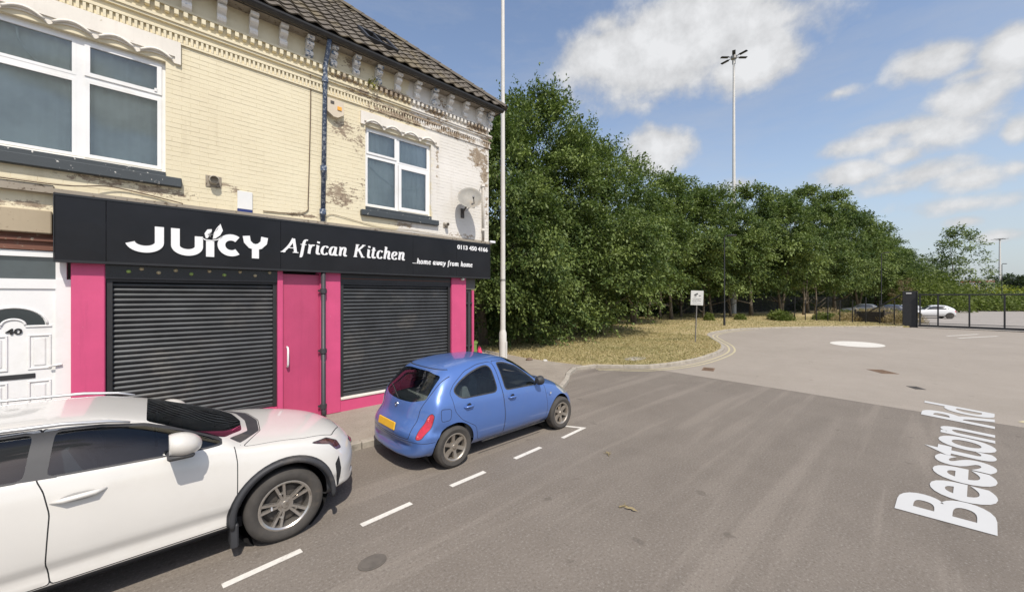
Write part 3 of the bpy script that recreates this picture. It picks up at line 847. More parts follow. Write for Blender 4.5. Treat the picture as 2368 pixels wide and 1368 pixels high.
# ---- shop front, ground floor. pilasters proud, shutters set back
YS = D + .05
MB().box(-4.2, -.98, D - .10, D + .1, 3.83, 3.94).build('timber_ledge', M_beam, bld)
MB().box(-.98, 6.72, D - .13, D - .001, 3.835, 3.895).build('sign_capping', M_beam, bld)
MB().cbox(-4.2, -1.0, D - .04, D + .2, 3.29, 3.60, .01).build('door_beam', masonry_paint('sandstone_beam', (.40, .33, .23), (.2, .15, .1), .85, .70), bld)
MB().box(-4.2, -.84, D + .06, D + .25, 3.07, 3.29).box(-4.2, -.84, D + .02, D + .06, 3.19, 3.23).build('door_head_board', masonry_paint('red_brown_board', (.17, .075, .05), (.33, .29, .22), .8, .67), bld)
MB().box(-4.2, -2.5, D, D + .3, .1, 3.06).build('lower_wall', M_wall, bld)
def pil(x0, x1, name='pilaster', z1=3.0, yp=D - .04, z0=.1):
    return MB().cbox(x0, x1, yp, D + .3, z0, z1, .012).build(name, M_pink, bld)
pil(-.83, -.50); pil(2.475, 2.79, z1=2.95); pil(5.475, 5.92, z1=2.95)
MB().box(-.50, 1.67, D - .005, D + .25, .1, .42).build('plinth', M_pink, bld)
MB().box(2.79, 5.475, D - .02, D + .3, .1, .335).build('plinth', M_pink, bld)
MB().cbox(2.795, 5.47, D - .04, D + .05, .337, .385, .008).build('sill_strip', M_lintel, bld)
# pink street door of the shop
dr = empty('shop_door', parent=bld); dr['label'] = 'plain pink door with white pull handle'
MB().box(1.672, 1.758, D - .04, D + .25, .1, 3.0).box(2.40, 2.472, D - .005, D + .25, .1, 3.0).build('door_frame', M_pink, dr)
MB().cbox(1.76, 2.398, D + .012, D + .06, .12, 2.86, .004).build('door_leaf', masonry_paint('pink_door_paint', (.49, .065, .155), (.6, .3, .35), .4, .82), dr)
MB().tube([(1.835, D + .012, 1.50), (1.835, D - .05, 1.49), (1.835, D - .075, 1.45), (1.835, D - .075, 1.18), (1.835, D - .05, 1.14), (1.835, D + .012, 1.13)], .017, 10).build('handle', M_upvc, dr, smooth=True)
# shutters
M_shut = simple('grey_shutter_steel', (.060, .064, .068), .45, .3, var=.28, scale=2.2, src='pos', dirt=(.125, .12, .11))
M_shut_d = simple('dark_shutter_rail', (.03, .03, .032), .5, .2, var=.15, src='pos')
def shutter(x0, x1, z0, z1, pitch, label, hood):
    s = empty('roller_shutter', parent=bld); s['label'] = label
    MB().box(x0, x0 + .06, YS - .04, YS + .06, z0, z1).build('guide_rail', M_shut_d, s)
    MB().box(x1 - .06, x1, YS - .04, YS + .06, z0, z1).build('guide_rail', M_shut_d, s)
    pr = [(0, 0), (.004, .0)]
    n = 7
    pr = [(YS + .028 - .026 * math.sin(math.pi * i / n)**.7, .004 + (pitch - .012) * i / n) for i in range(n + 1)]
    pr = pr + [(YS + .034, pitch - .004), (YS + .034, 0)]
    ob = MB().prism([(a, b_) for a, b_ in pr], 'x', x0 + .055, x1 - .055).build('slat', M_shut, smooth=35); me = ob.data; bpy.data.objects.remove(ob)
    z = z0 + .07; i = 0
    while z + pitch < z1:
        inst('slat', me, s, (0, rb.uniform(-.0015, .0015), z)); z += pitch
    MB().cbox(x0 + .055, x1 - .055, YS - .01, YS + .04, z0, z0 + .068, .006).build('bottom_bar', M_shut, s)
    MB().box(x0 - .01, x1 + .01, YS - .045, YS + .1, z1 - .02, z1 + hood).build('hood_box', M_shut_d, s)
    MB().box(x0, x1, YS + .05, YS + .07, z0, z1).build('backing', M_dark, s)
shutter(-.49, 1.67, .43, 2.68, .077, 'wide dark roller shutter left of the pink door', .3)
shutter(2.80, 5.465, .39, 2.70, .077, 'dark roller shutter right of the pink door', .2)
MB().box(2.80, 5.46, D + .0, D + .03, 2.74, 2.90).build('shutter_head_board', M_gtr, bld)
MB().box(2.81, 5.45, D - .004, D + .0, 2.80, 2.815).build('rusty_strip', simple('rusty_strip', (.14, .06, .04), .8), bld)
# canopy board with small lights
hb = MB().box(-.50, 1.71, D - .03, D + .02, 2.70, 2.93).build('light_board', simple('black_board', (.012, .012, .016), .25, var=.1), bld)
M_bulb_g = simple('greenish_lamp', (.30, .42, .12), .3); M_bulb = simple('bronze_lamp', (.45, .38, .24), .3)
for i, (x, z) in enumerate([(-.26, 2.81), (-.12, 2.89), (.07, 2.8), (.27, 2.88), (.46, 2.79), (.69, 2.89), (.89, 2.79), (1.11, 2.9), (1.33, 2.8), (1.55, 2.91)]):
    z = 2.81 + (z - 2.80) * .55
    mb = MB().lathe([(0.0001, -.03), (.014, -.028), (.024, -.012), (.028, 0)], (x, D - .03, z), 'y', 12)
    mb.build('spot_lamp', M_bulb_g if i in (0, 4, 6) else M_bulb, hb, smooth=True)
# door with the number 40 and its fanlight
YD = D + .10
dd = empty('front_door', parent=bld); dd['label'] = 'white panelled front door numbered 40 with arched light'
f = MB(); f.box(-.98, -.835, YD - .03, YD + .08, .1, 2.68).box(-.98, -.88, YD - .02, YD + .08, 2.68, 3.05).box(-2.5, -.98, YD - .02, YD + .08, 2.55, 2.68).box(-2.5, -.98, YD - .02, YD + .08, 2.98, 3.06).box(-2.0, -1.9, YD - .02, YD + .08, .1, 2.55)
f.build('door_frame', M_upvc, dd)
MB().box(-2.49, -.98, YD + .02, YD + .03, 2.68, 2.98).build('fanlight', simple('fanlight_glass', (.06, .075, .08), .08, spec=1.), dd)
MB().box(-1.9, -.98, YD, YD + .05, .12, 2.55).build('door_leaf', M_upvc, dd)
cxd = -1.345
def ridge_rect(a, b_, c, d):
    f = MB(); w = .022
    f.cbox(a, b_, YD - .014, YD + .001, d - w, d, .005).cbox(a, b_, YD - .014, YD + .001, c, c + w, .005).cbox(a, a + w, YD - .014, YD + .001, c + w, d - w, .005).cbox(b_ - w, b_, YD - .014, YD + .001, c + w, d - w, .005)
    f.cbox(a + .05, b_ - .05, YD - .010, YD + .001, c + .05, d - .05, .008)
    f.build('door_panel', M_upvc, dd)
for a, b_, c, d in ((-1.225, -1.02, 1.46, 1.93), (-1.665, -1.39, 1.46, 1.93), (-1.225, -1.02, .35, 1.31), (-1.665, -1.39, .35, 1.31)): ridge_rect(a, b_, c, d)
arc = lambda r, n=16, a0=0, a1=math.pi: [(cxd + r * math.cos(a0 + (a1 - a0) * i / n), 2.06 + r * .82 * math.sin(a0 + (a1 - a0) * i / n)) for i in range(n + 1)]
MB().prism(arc(.27) + arc(.11)[::-1], 'y', YD - .004, YD + .001).build('arched_glass', simple('dark_door_glass', (.035, .045, .05), .1, spec=1.), dd)
for r in (.29, .10):
    mb = MB(); mb.tube([(a, YD - .004, b_) for a, b_ in arc(r)], .014, 6); mb.build('arch_moulding', M_upvc, dd, smooth=True)
for q in (cxd - .33, cxd + .10): MB().cbox(q, q + .23, YD - .014, YD + .001, 2.03, 2.055, .004).build('arch_moulding', M_upvc, dd)
MB().cbox(-1.50, -1.16, YD - .012, YD + .0, 1.345, 1.41, .004).build('letterbox', M_gtr, dd)
me = text_mesh('40', .14, .004, .006); c = fit(me, -1.41, -1.27, 1.94, 2.02)
cc = np.stack([c[:, 0], YD - .008 - c[:, 2], c[:, 1]], 1); setco(me, cc); me.materials.append(simple('black_numeral', (.02, .02, .02), .4))
inst('house_number', me, dd, (0, 0, 0))
MB().tube([(-.925, YD - .01, 1.50), (-.925, YD - .05, 1.50), (-1.04, YD - .055, 1.49)], .011, 8).cbox(-.94, -.91, YD - .022, YD - .01, 1.40, 1.56, .004).build('handle', simple('steel_handle', (.5, .5, .5), .3, .8), dd)

# right end: dark box for a shaded recess, bars on the corner, green post
MB().box(5.925, 6.25, D + .02, D + .3, 2.62, 3.5).build('corner_lintel', masonry_paint('dark_grey_stone', (.12, .115, .105), (.25, .23, .2), .9, .7), bld)  # dark grey block below the sign
MB().box(6.255, 6.69, D + .02, D + .3, 2.98, 3.54).build('corner_beam', M_beam, bld)
MB().box(5.925, 6.14, D + .04, D + .3, .1, 2.62).build('recess_shade', M_dark, bld)  # solid box; shade of the recess put into its dark colour
MB().box(6.14, 6.2, D + .0, D + .3, .1, 2.60).build('corner_post', M_pink, bld)
g = MB()
for z in (.95, 1.15, 2.25): g.box(5.93, 6.14, D - .01, D + .01, z, z + .03)
g.tube([(6.03, D, .2), (6.03, D, 2.55)], .035, 8); g.build('corner_grille', M_pipe_g, bld)

# ---- things fixed to the front
ss = empty('shop_sign', (2.87, D, 3.4)); ss.location = (0, 0, 0)
tag(ss, 'long black shop sign reading JUICY African Kitchen over the pink front', 'sign')
YF = 7.975
def gloss_black():
    m, nt, b = new_mat('gloss_black_panel')
    c = ramp(nt, noise_node(nt, 1.3, 5, .6), [(.3, (.010, .010, .012)), (.7, (.017, .017, .02))])
    nt.links.new(c, b.inputs['Base Color']); b.inputs['Roughness'].default_value = .12; b.inputs['Specular IOR Level'].default_value = .22
    bump(nt, b, noise_node(nt, 1.5, 3, .5), .5, .02)
    return m
M_sign = gloss_black()
x0, x1 = X_(-.98, YF), X_(6.73, YF); zb, zt = Z_(2.915, YF), Z_(3.865, YF)
edges = [x0, .235 - .72, 1.70, 4.35, 5.55, x1]
for a, b_ in zip(edges, edges[1:]):
    MB().cbox(a + .002, b_ - .002, YF, YF + .02, zb + .035, zt - .03, .002).build('panel', M_sign, ss)
fr = simple('black_trim', (.02, .02, .022), .3)
MB().box(x0 - .01, x1 + .02, YF - .008, D - .002, zt - .03, zt).build('top_trim', fr, ss)
MB().box(x0 - .01, x1 + .02, YF - .01, D - .002, zb, zb + .035).build('bottom_trim', fr, ss)
MB().box(x1 + .001, x1 + .02, YF - .008, D - .002, zb + .035, zt - .03).box(x0 - .012, x0 - .001, YF - .008, D - .002, zb + .035, zt - .03).build('side_trim', fr, ss)
M_let = simple('white_letter', (.80, .80, .80), .45, var=.01)
def ribbon(mb, pts, wfn, y0, th):
    """flat stroke of varying width in the facade plane, with thickness"""
    P = [Vector((p[0], p[1])) for p in pts]; n = len(P); k = len(mb.v)
    for i in range(n):
        t = (P[min(i+1, n-1)] - P[max(i-1, 0)]).normalized(); nn = Vector((-t.y, t.x)); w = wfn(i / max(1, n - 1), t) / 2
        for s in (1, -1):
            q = P[i] + nn * w * s; mb.v += [(q.x, y0, q.y), (q.x, y0 - th, q.y)]
    for i in range(n - 1):
        a = k + i * 4; b_ = a + 4
        mb.f += [(a + 1, a + 3, b_ + 3, b_ + 1), (a, a + 1, b_ + 1, b_), (a + 2, b_ + 2, b_ + 3, a + 3)]; mb.mi += [0] * 3
    for a in (k, k + (n - 1) * 4): mb.f.append((a, a + 1, a + 3, a + 2)); mb.mi.append(0)
def arcp(cx, cz, rx, rz, a0, a1, n=18): return [(cx + rx * math.cos(R_(a0 + (a1 - a0) * i / n)), cz + rz * math.sin(R_(a0 + (a1 - a0) * i / n))) for i in range(n + 1)]
sc = YF / D
def letter(name, strokes, w, par=ss, th=.018, mat=None):
    mb = MB()
    for i, st in enumerate(strokes):
        ww = w if not isinstance(st, tuple) else st[1]; pp = st if not isinstance(st, tuple) else st[0]
        fn = ww if callable(ww) else (lambda u, t, ww=ww: ww * sc)
        ribbon(mb, [(X_(a, YF), Z_(b_, YF)) for a, b_ in pp], fn, YF - .001, th + i * .0007)
    return mb.build(name, mat or M_let, par)
wj = .105
letter('letter_j', [arcp(-.085, 3.275, .163, .113, 190, 360) + [(.078, 3.40), (.078, 3.52)]], wj)
letter('letter_u', [[(.265, 3.52), (.265, 3.40)] + arcp(.41, 3.255, .145, .105, 180, 360) + [(.555, 3.33), (.555, 3.42)]], wj)
letter('letter_i', [[(.70, 3.10), (.70, 3.36)]], .108)
letter('letter_c', [arcp(.985, 3.315, .135, .135, 50, 310, 24)], wj)
letter('letter_y', [[(1.335, 3.115), (1.335, 3.31)], arcp(1.335, 3.40, .135, .11, 200, 340)[0:1] + [(1.20, 3.47)] if False else [(1.20, 3.50), (1.215, 3.40), (1.27, 3.335), (1.335, 3.315), (1.40, 3.335), (1.46, 3.40), (1.475, 3.50)]], wj)
# leaf and bowl emblem over the I
letter('leaf_emblem', [([(.60, 3.40), (.64, 3.375), (.72, 3.37), (.80, 3.395), (.86, 3.45)], .016),
                       ([(.655, 3.405), (.66, 3.47), (.69, 3.53), (.72, 3.555)], lambda u, t: .075 * sc * math.sin(math.pi * (.1 + .85 * u))),
                       ([(.755, 3.41), (.80, 3.49), (.835, 3.56), (.835, 3.66)], lambda u, t: .085 * sc * math.sin(math.pi * (.08 + .9 * u))),
                       ([(.74, 3.40), (.755, 3.50), (.79, 3.58), (.82, 3.63)], .012)], .02)
letter('spoon_mark', [([(.70, 3.43), (.70, 3.50)], .014), ([(.67, 3.47), (.735, 3.47)], .012)], .02, th=.026, mat=simple('emblem_mark_grey', (.15, .15, .15), .5))  # dark grey mark laid over the emblem

# slanted serif lettering drawn with a broad nib
def nib(w, thin): return lambda u, t: (thin + (w - thin) * abs(t.y) ** 1.3) * sc
S_ = .30
G = {  # strokes on a unit grid, x-height .5, cap .75
 'A': (.78, [[(-.02, 0), (.30, .38), (.50, .76)], [(.50, .76), (.55, .4), (.60, 0)], [(.2, .25), (.57, .25)], [(-.12, .012), (.10, .012)], [(.46, .012), (.74, .012)]]),
 'f': (.36, [[(.02, -.20), (.07, -.19), (.12, -.05), (.22, .5), (.28, .68), (.36, .75), (.44, .73)], [(.07, .485), (.36, .485)]]),
 'r': (.42, [[(.13, 0), (.17, .26), (.21, .50)], [(.10, .49), (.2, .50)], [(.18, .3), (.27, .46), (.36, .5), (.41, .46)]]),
 'i': (.30, [[(.19, .50), (.14, .16), (.15, .03), (.22, .01), (.27, .06)], [(.09, .49), (.19, .50)], [(.205, .62), (.225, .72)]]),
 'c': (.44, [[(.41, .40), (.37, .47), (.28, .49), (.17, .42), (.10, .25), (.11, .09), (.20, .01), (.31, .03), (.39, .11)]]),
 'a': (.52, [[(.40, .45), (.30, .49), (.18, .42), (.10, .24), (.11, .07), (.19, .01), (.28, .06), (.38, .26)], [(.43, .50), (.37, .15), (.38, .03), (.44, .01), (.49, .06)]]),
 'n': (.56, [[(.13, 0), (.17, .26), (.21, .50)], [(.10, .49), (.20, .50)], [(.18, .3), (.27, .44), (.37, .5), (.44, .45), (.42, .28), (.385, .1), (.41, .02), (.46, .01), (.51, .06)]]),
 'K': (.80, [[(.12, 0), (.19, .38), (.26, .75)], [(.02, .012), (.24, .012)], [(.16, .738), (.38, .738)], [(.20, .34), (.46, .55), (.66, .74)], [(.56, .738), (.76, .738)], [(.34, .46), (.46, .22), (.58, 0)], [(.48, .012), (.70, .012)]]),
 't': (.36, [[(.22, .66), (.17, .36), (.13, .12), (.16, .02), (.24, .01), (.31, .07)], [(.06, .485), (.34, .485)]]),
 'h': (.56, [[(.12, 0), (.18, .38), (.25, .76)], [(.14, .75), (.25, .76)], [(.18, .3), (.27, .44), (.37, .5), (.44, .45), (.42, .28), (.385, .1), (.41, .02), (.46, .01), (.51, .06)]]),
 'e': (.46, [[(.12, .22), (.26, .25), (.38, .34), (.38, .45), (.28, .49), (.17, .42), (.10, .25), (.12, .08), (.22, .01), (.33, .03), (.41, .11)]]),
 'o': (.50, [[(.26, .0), (.15, .03), (.10, .16), (.14, .34), (.24, .48), (.35, .48), (.42, .38), (.41, .2), (.33, .05), (.26, 0)]]),
 'm': (.84, [[(.13, 0), (.17, .26), (.21, .50)], [(.10, .49), (.20, .50)], [(.18, .3), (.27, .44), (.36, .5), (.42, .44), (.40, .22), (.37, 0)], [(.41, .3), (.50, .44), (.60, .5), (.68, .45), (.67, .28), (.63, .1), (.66, .02), (.71, .01), (.77, .06)]]),
 'w': (.72, [[(.10, .47), (.18, .49), (.19, .3), (.19, .1), (.25, .01), (.33, .08), (.42, .28)], [(.45, .5), (.40, .2), (.42, .05), (.48, .01), (.58, .1), (.66, .3), (.67, .46), (.62, .48)]]),
 'y': (.54, [[(.10, .47), (.18, .48), (.22, .28), (.25, .04)], [(.46, .47), (.46, .34), (.36, .12), (.22, -.12), (.10, -.20), (.03, -.16)]]),
 '.': (.22, [[(.09, .0), (.11, .09)]]), ' ': (.34, []),
}
def script(name, txt, xa, xb, zbase, size, wt, thin, dense=3):
    tot = sum(G[c][0] for c in txt); s = (xb - xa) / tot; x = 0
    for ch in txt:
        w, sts = G[ch]; mb = MB()
        for i, st in enumerate(sts):
            pp = [p for p in (smooth_curve([(a, b_, 0) for a, b_ in st], dense) if len(st) > 2 else [Vector((*st[0], 0)), Vector((*st[1], 0))])]
            pp = [(X_(xa + (x + p[0]) * s, YF), Z_(zbase + p[1] * size, YF)) for p in pp]
            ribbon(mb, pp, nib(wt, thin), YF - .001, .012 + i * .0006)
        if sts: mb.build(name, M_let, ss)
        x += w
script('script_letter', 'African', 1.77, 2.93, 3.265, .345, .050, .016)
script('script_letter', 'Kitchen', 3.05, 4.22, 3.265, .345, .050, .016)
script('small_letter', '...home away from home', 4.41, 6.14, 3.205, .165, .024, .011, 2)
me = text_mesh('0113 450 4166', .1, .0035, .004, 0, 1.0); c = fit(me, X_(5.665, YF), X_(6.66, YF), Z_(3.64, YF), Z_(3.755, YF))
setco(me, np.stack([c[:, 0], YF - .006 - c[:, 2], c[:, 1]], 1)); me.materials.append(M_let); inst('phone_number', me, ss, (0, 0, 0))

# downpipe from gutter to pavement, kinked round the sign
dp = empty('downpipe'); tag(dp, 'cast iron downpipe, flaking blue above the sign and dark below it', 'pipe')
MB().tube([(2.50, 7.84, 7.40), (2.50, 7.95, 7.2), (2.49, D - .06, 7.0), (2.44, D - .06, 3.86)], .043, 12).build('upper_pipe', M_pipe, dp, smooth=True)
MB().tube([(2.44, D - .10, 2.95), (2.44, D - .10, .24), (2.44, D - .16, .14)], .042, 12).build('lower_pipe', M_pipe_g, dp, smooth=True)
for z in (6.7, 4.95, 4.1): MB().lathe([(.044, -.05), (.06, -.05), (.06, .05), (.044, .05)], (2.44 + (z - 3.86) * .0155, D - .06, z), 'z', 14).build('collar', M_pipe, dp)
for z in (2.55, 1.38, .3): MB().lathe([(.043, -.045), (.058, -.045), (.058, .045), (.043, .045)], (2.44, D - .10, z), 'z', 14).box(2.36, 2.52, D - .06, D - .035, z - .02, z + .02).build('collar', M_pipe_g, dp)
rp2 = empty('waste_pipe'); tag(rp2, 'thin grey pipe down the white wall near the right corner', 'pipe')
MB().tube([(6.48, D - .04, 5.45), (6.48, D - .04, 3.9)], .034, 10).build('pipe', masonry_paint('grey_pipe_paint', (.46, .43, .38), (.3, .2, .12), .7, .7), rp2, smooth=True)
for z in (5.4, 4.22): MB().lathe([(.034, -.03), (.05, -.03), (.05, .03), (.034, .03)], (6.48, D - .04, z), 'z', 12).build('collar', M_lintel, rp2)
# cables
def cable(pts, label, r=.009, col=(.13, .09, .06)):
    P = smooth_curve(pts, 5); o = MB().tube([tuple(p) for p in P], r, 6).build('wall_cable', simple('cable_' + str(col[0]), col, .8), smooth=True); tag(o, label, 'cable'); return o
cable([(2.23, D - .02, 6.72), (2.235, D - .02, 6.2), (2.215, D - .02, 5.2), (2.19, D - .02, 4.3), (2.17, D - .02, 4.08), (1.95, D - .02, 4.0), (1.45, D - .02, 3.97)], 'brown cable hanging straight down beside the blue downpipe')
cable([(-1.7, D - .11, 3.96), (-.9, D - .11, 3.955), (-.5, D - .06, 4.03), (-.25, D - .03, 4.02), (0.2, D - .03, 3.95), (.35, D - .1, 3.91)], 'thin dark cable sagging over the ledge left of the sign')
cable([(2.5, D - .02, 4.0), (2.62, D - .02, 4.08), (2.9, D - .02, 4.05), (3.6, D - .02, 3.95), (4.4, D - .02, 3.97), (5.3, D - .02, 3.94), (6.5, D - .02, 3.93)], 'thin cable running along the wall just above the sign', .006, (.3, .26, .2))
# alarm box
ab = empty('alarm_box', (2.67, D, 6.18)); tag(ab, 'weathered cream alarm box beside the top of the downpipe', 'alarm')
mb = MB(); mb.prism([(-.155, .17), (.155, .17), (.155, -.09), (.04, -.17), (-.04, -.17), (-.155, -.09)], 'y', -.11, -.001); mb.build('case', masonry_paint('alarm_case', (.62, .54, .42), (.4, .33, .24), .5, .74), ab)
MB().box(.03, .11, -.125, -.11, -.02, .05).build('strobe', simple('orange_strobe', (.80, .38, .05), .3), ab)
MB().box(-.10, -.03, -.115, -.11, .07, .13).build('grille', M_iron, ab)
# satellite dish
sd = empty('satellite_dish', (5.80, D - .36, 4.87)); tag(sd, 'grey oval satellite dish on the white wall above the phone number', 'satellite dish')
mb = MB(); prof = [(0.001, .0)] + [(.30 * i / 8, .065 * (i / 8)**2) for i in range(1, 9)] + [(.31, .064), (.305, .052)] + [(.29 * i / 8, -.012 + .06 * (i / 8)**2) for i in range(8, 0, -1)]
mb.lathe(prof, (0, 0, 0), 'z', 36); dsh = mb.build('reflector', simple('grey_dish_metal', (.25, .24, .215), .6, .1, var=.1, scale=8, dirt=(.3, .24, .17)), sd, smooth=60)
dn = Vector((-.50, -.77, .42)).normalized(); dsh.rotation_euler = dn.to_track_quat('Z', 'Y').to_euler(); dsh.location = (0, 0, 0)
rc = dn * .30 + Vector((.10, .02, -.12))
MB().tube([Vector((0, .02, -.20)), Vector((.08, -.08, -.22)), rc], [.011, .011, .011], 8).build('arm', M_gtr, sd)
MB().tube([rc + dn * .03, rc - dn * .05], [.028, .02], 10).build('receiver', simple('dark_receiver', (.10, .10, .11), .5), sd)
MB().tube([dn * -.03, Vector((.02, .14, -.12)), Vector((.02, .34, -.30))], .018, 8).cbox(-.03, .07, .33, .355, -.42, -.18, .004).build('bracket', M_iron, sd)
cable([(5.86, D - .1, 4.62), (6.0, D - .02, 4.72), (6.3, D - .02, 5.1), (6.42, D - .02, 5.4)], 'thin dark cable from the satellite dish up to the grey pipe', .006, (.1, .1, .1))
# vents and flue
def flue(x, z, r, label):
    v = empty('flue_vent', (x, D, z)); tag(v, label, 'vent')
    MB().cbox(-r * 1.5, r * 1.5, -.02, -.008, -r * 1.4, r * 1.3, .004).build('plate', M_beam, v)
    MB().lathe([(r * .98, -.02), (r * .98, -.12), (r * .8, -.13), (r * .78, -.05), (.001, -.045)], (0, 0, .01), 'y', 20).build('spout', simple('stone_grey_flue', (.34, .31, .26), .8), v, smooth=40)
flue(.745, 4.36, .07, 'grey round flue vent in the cream wall right of the big window')
flue(5.31, 4.20, .045, 'small grey vent on the white wall below the dish')
nt_ = empty('wall_notice', (1.18, D, 4.1)); tag(nt_, 'small white plate with navy foot fixed just above the sign', 'notice')
MB().cbox(-.11, .11, -.03, -.009, -.14, .17, .004).build('plate', M_white_s, nt_)
MB().cbox(-.11, .11, -.032, -.009, -.20, -.142, .004).build('navy_strip', simple('navy_strip', (.02, .035, .16), .4), nt_)
cm = empty('security_camera', (6.66, D - .17, 3.90)); tag(cm, 'small white security camera at the top right corner of the sign', 'camera')
MB().cbox(-.05, .12, -.03, .03, -.03, .03, .008).build('housing', M_upvc, cm); MB().tube([(0, 0, -.03), (0, .12, -.04)], .012, 8).build('bracket', M_upvc, cm)
fl = empty('small_floodlight', (5.78, D - .08, 2.88)); tag(fl, 'small round white lamp at the top of the right pink pilaster', 'lamp')
MB().lathe([(.001, -.05), (.03, -.045), (.04, -.02), (.04, .03)], (0, 0, 0), 'y', 14).build('shade', M_lintel, fl, smooth=True)
# weeds growing on the cornice
mb = MB(); rr = random.Random(8)
for i in range(60):
    p = Vector((3.44 + rr.gauss(0, .05), D - .10 + rr.gauss(0, .03), 6.98 + rr.gauss(0, .07))); d = Vector((rr.gauss(0, 1), rr.gauss(-.5, 1), rr.gauss(.3, 1))).normalized() * .05; e = Vector((rr.gauss(0, 1), rr.gauss(0, 1), rr.gauss(0, 1))).normalized() * .02
    mb.add([p, p + d * .5 + e, p + d, p + d * .5 - e], [(0, 1, 2, 3)])
tag(mb.build('wall_weed', simple('weed_leaf', (.22, .22, .04), .8, var=.4, scale=30), recalc=False), 'yellowish weed sprouting beside a corbel under the gutter', 'plant')
# green post and pink cone at the side of the shop
gp = MB().box(-.05, .05, -.05, .05, 0, .95).box(-.075, .075, -.06, .06, .95, 1.02).build('green_post', simple('green_post_paint', (.16, .26, .06), .6, var=.2), loc=(6.9, D + .9, .1)); tag(gp, 'short green post beside the far corner of the shop', 'post')
cn = empty('traffic_cone', (9.75, 12.4, .1)); tag(cn, 'small bright pink cone on the pavement beyond the shop corner', 'cone')
MB().lathe([(.001, .30), (.035, .30), (.12, .03), (.12, 0)], n=18).build('body', simple('pink_cone_plastic', (.85, .05, .16), .5), cn, smooth=30)
MB().cbox(-.16, .16, -.16, .16, -.0, .03, .01).build('base', M_white_s, cn)
# ------------------------------------------------------------------ vehicles
def pchip(xs, ys, q):
    xs = np.asarray(xs, float); ys = np.asarray(ys, float); h = np.diff(xs); d = np.diff(ys) / h
    m = np.zeros_like(ys)
    for i in range(1, len(xs) - 1):
        if d[i-1] * d[i] > 0:
            w1 = 2*h[i] + h[i-1]; w2 = h[i] + 2*h[i-1]; m[i] = (w1 + w2) / (w1/d[i-1] + w2/d[i])
    m[0] = d[0]; m[-1] = d[-1]
    q = np.asarray(q, float); i = np.clip(np.searchsorted(xs, q) - 1, 0, len(h) - 1)
    t = (q - xs[i]) / h[i]
    return ys[i]*(2*t**3-3*t**2+1) + h[i]*m[i]*(t**3-2*t**2+t) + ys[i+1]*(-2*t**3+3*t**2) + h[i]*m[i+1]*(t**3-t**2)

def in_poly(px, pz, poly):
    c = False; n = len(poly); j = n - 1
    for i in range(n):
        if (poly[i][1] > pz) != (poly[j][1] > pz) and px < (poly[j][0]-poly[i][0])*(pz-poly[i][1])/(poly[j][1]-poly[i][1]) + poly[i][0]: c = not c
        j = i
    return c
def round_poly(poly, r=.03, n=4):
    """round the corners of an outline"""
    out = []; m = len(poly)
    for i in range(m):
        p0, p1, p2 = Vector(poly[i-1]), Vector(poly[i]), Vector(poly[(i+1) % m])
        a = p0 - p1; b = p2 - p1; rr = min(r, a.length * .45, b.length * .45)
        A = p1 + a.normalized() * rr; B = p1 + b.normalized() * rr
        for k in range(n + 1):
            t = k / n; q = (1-t)**2 * A + 2*t*(1-t) * p1 + t*t * B; out.append((q.x, q.y))
    return out
def grow(poly, d):
    """offset outline outwards by d"""
    n = len(poly); area = sum(poly[i-1][0]*poly[i][1] - poly[i][0]*poly[i-1][1] for i in range(n)); s = 1 if area > 0 else -1
    out = []
    for i in range(n):
        p0, p1, p2 = Vector(poly[i-1]), Vector(poly[i]), Vector(poly[(i+1) % n])
        a = (p1 - p0); b = (p2 - p1)
        if a.length < 1e-6: a = b
        if b.length < 1e-6: b = a
        a.normalize(); b.normalize()
        na = Vector((a.y, -a.x)) * s; nb = Vector((b.y, -b.x)) * s; nn = (na + nb)
        if nn.length < 1e-5: nn = na
        nn.normalize(); k = max(.4, nn.dot(na)); q = p1 + nn * d / k; out.append((q.x, q.y))
    return out

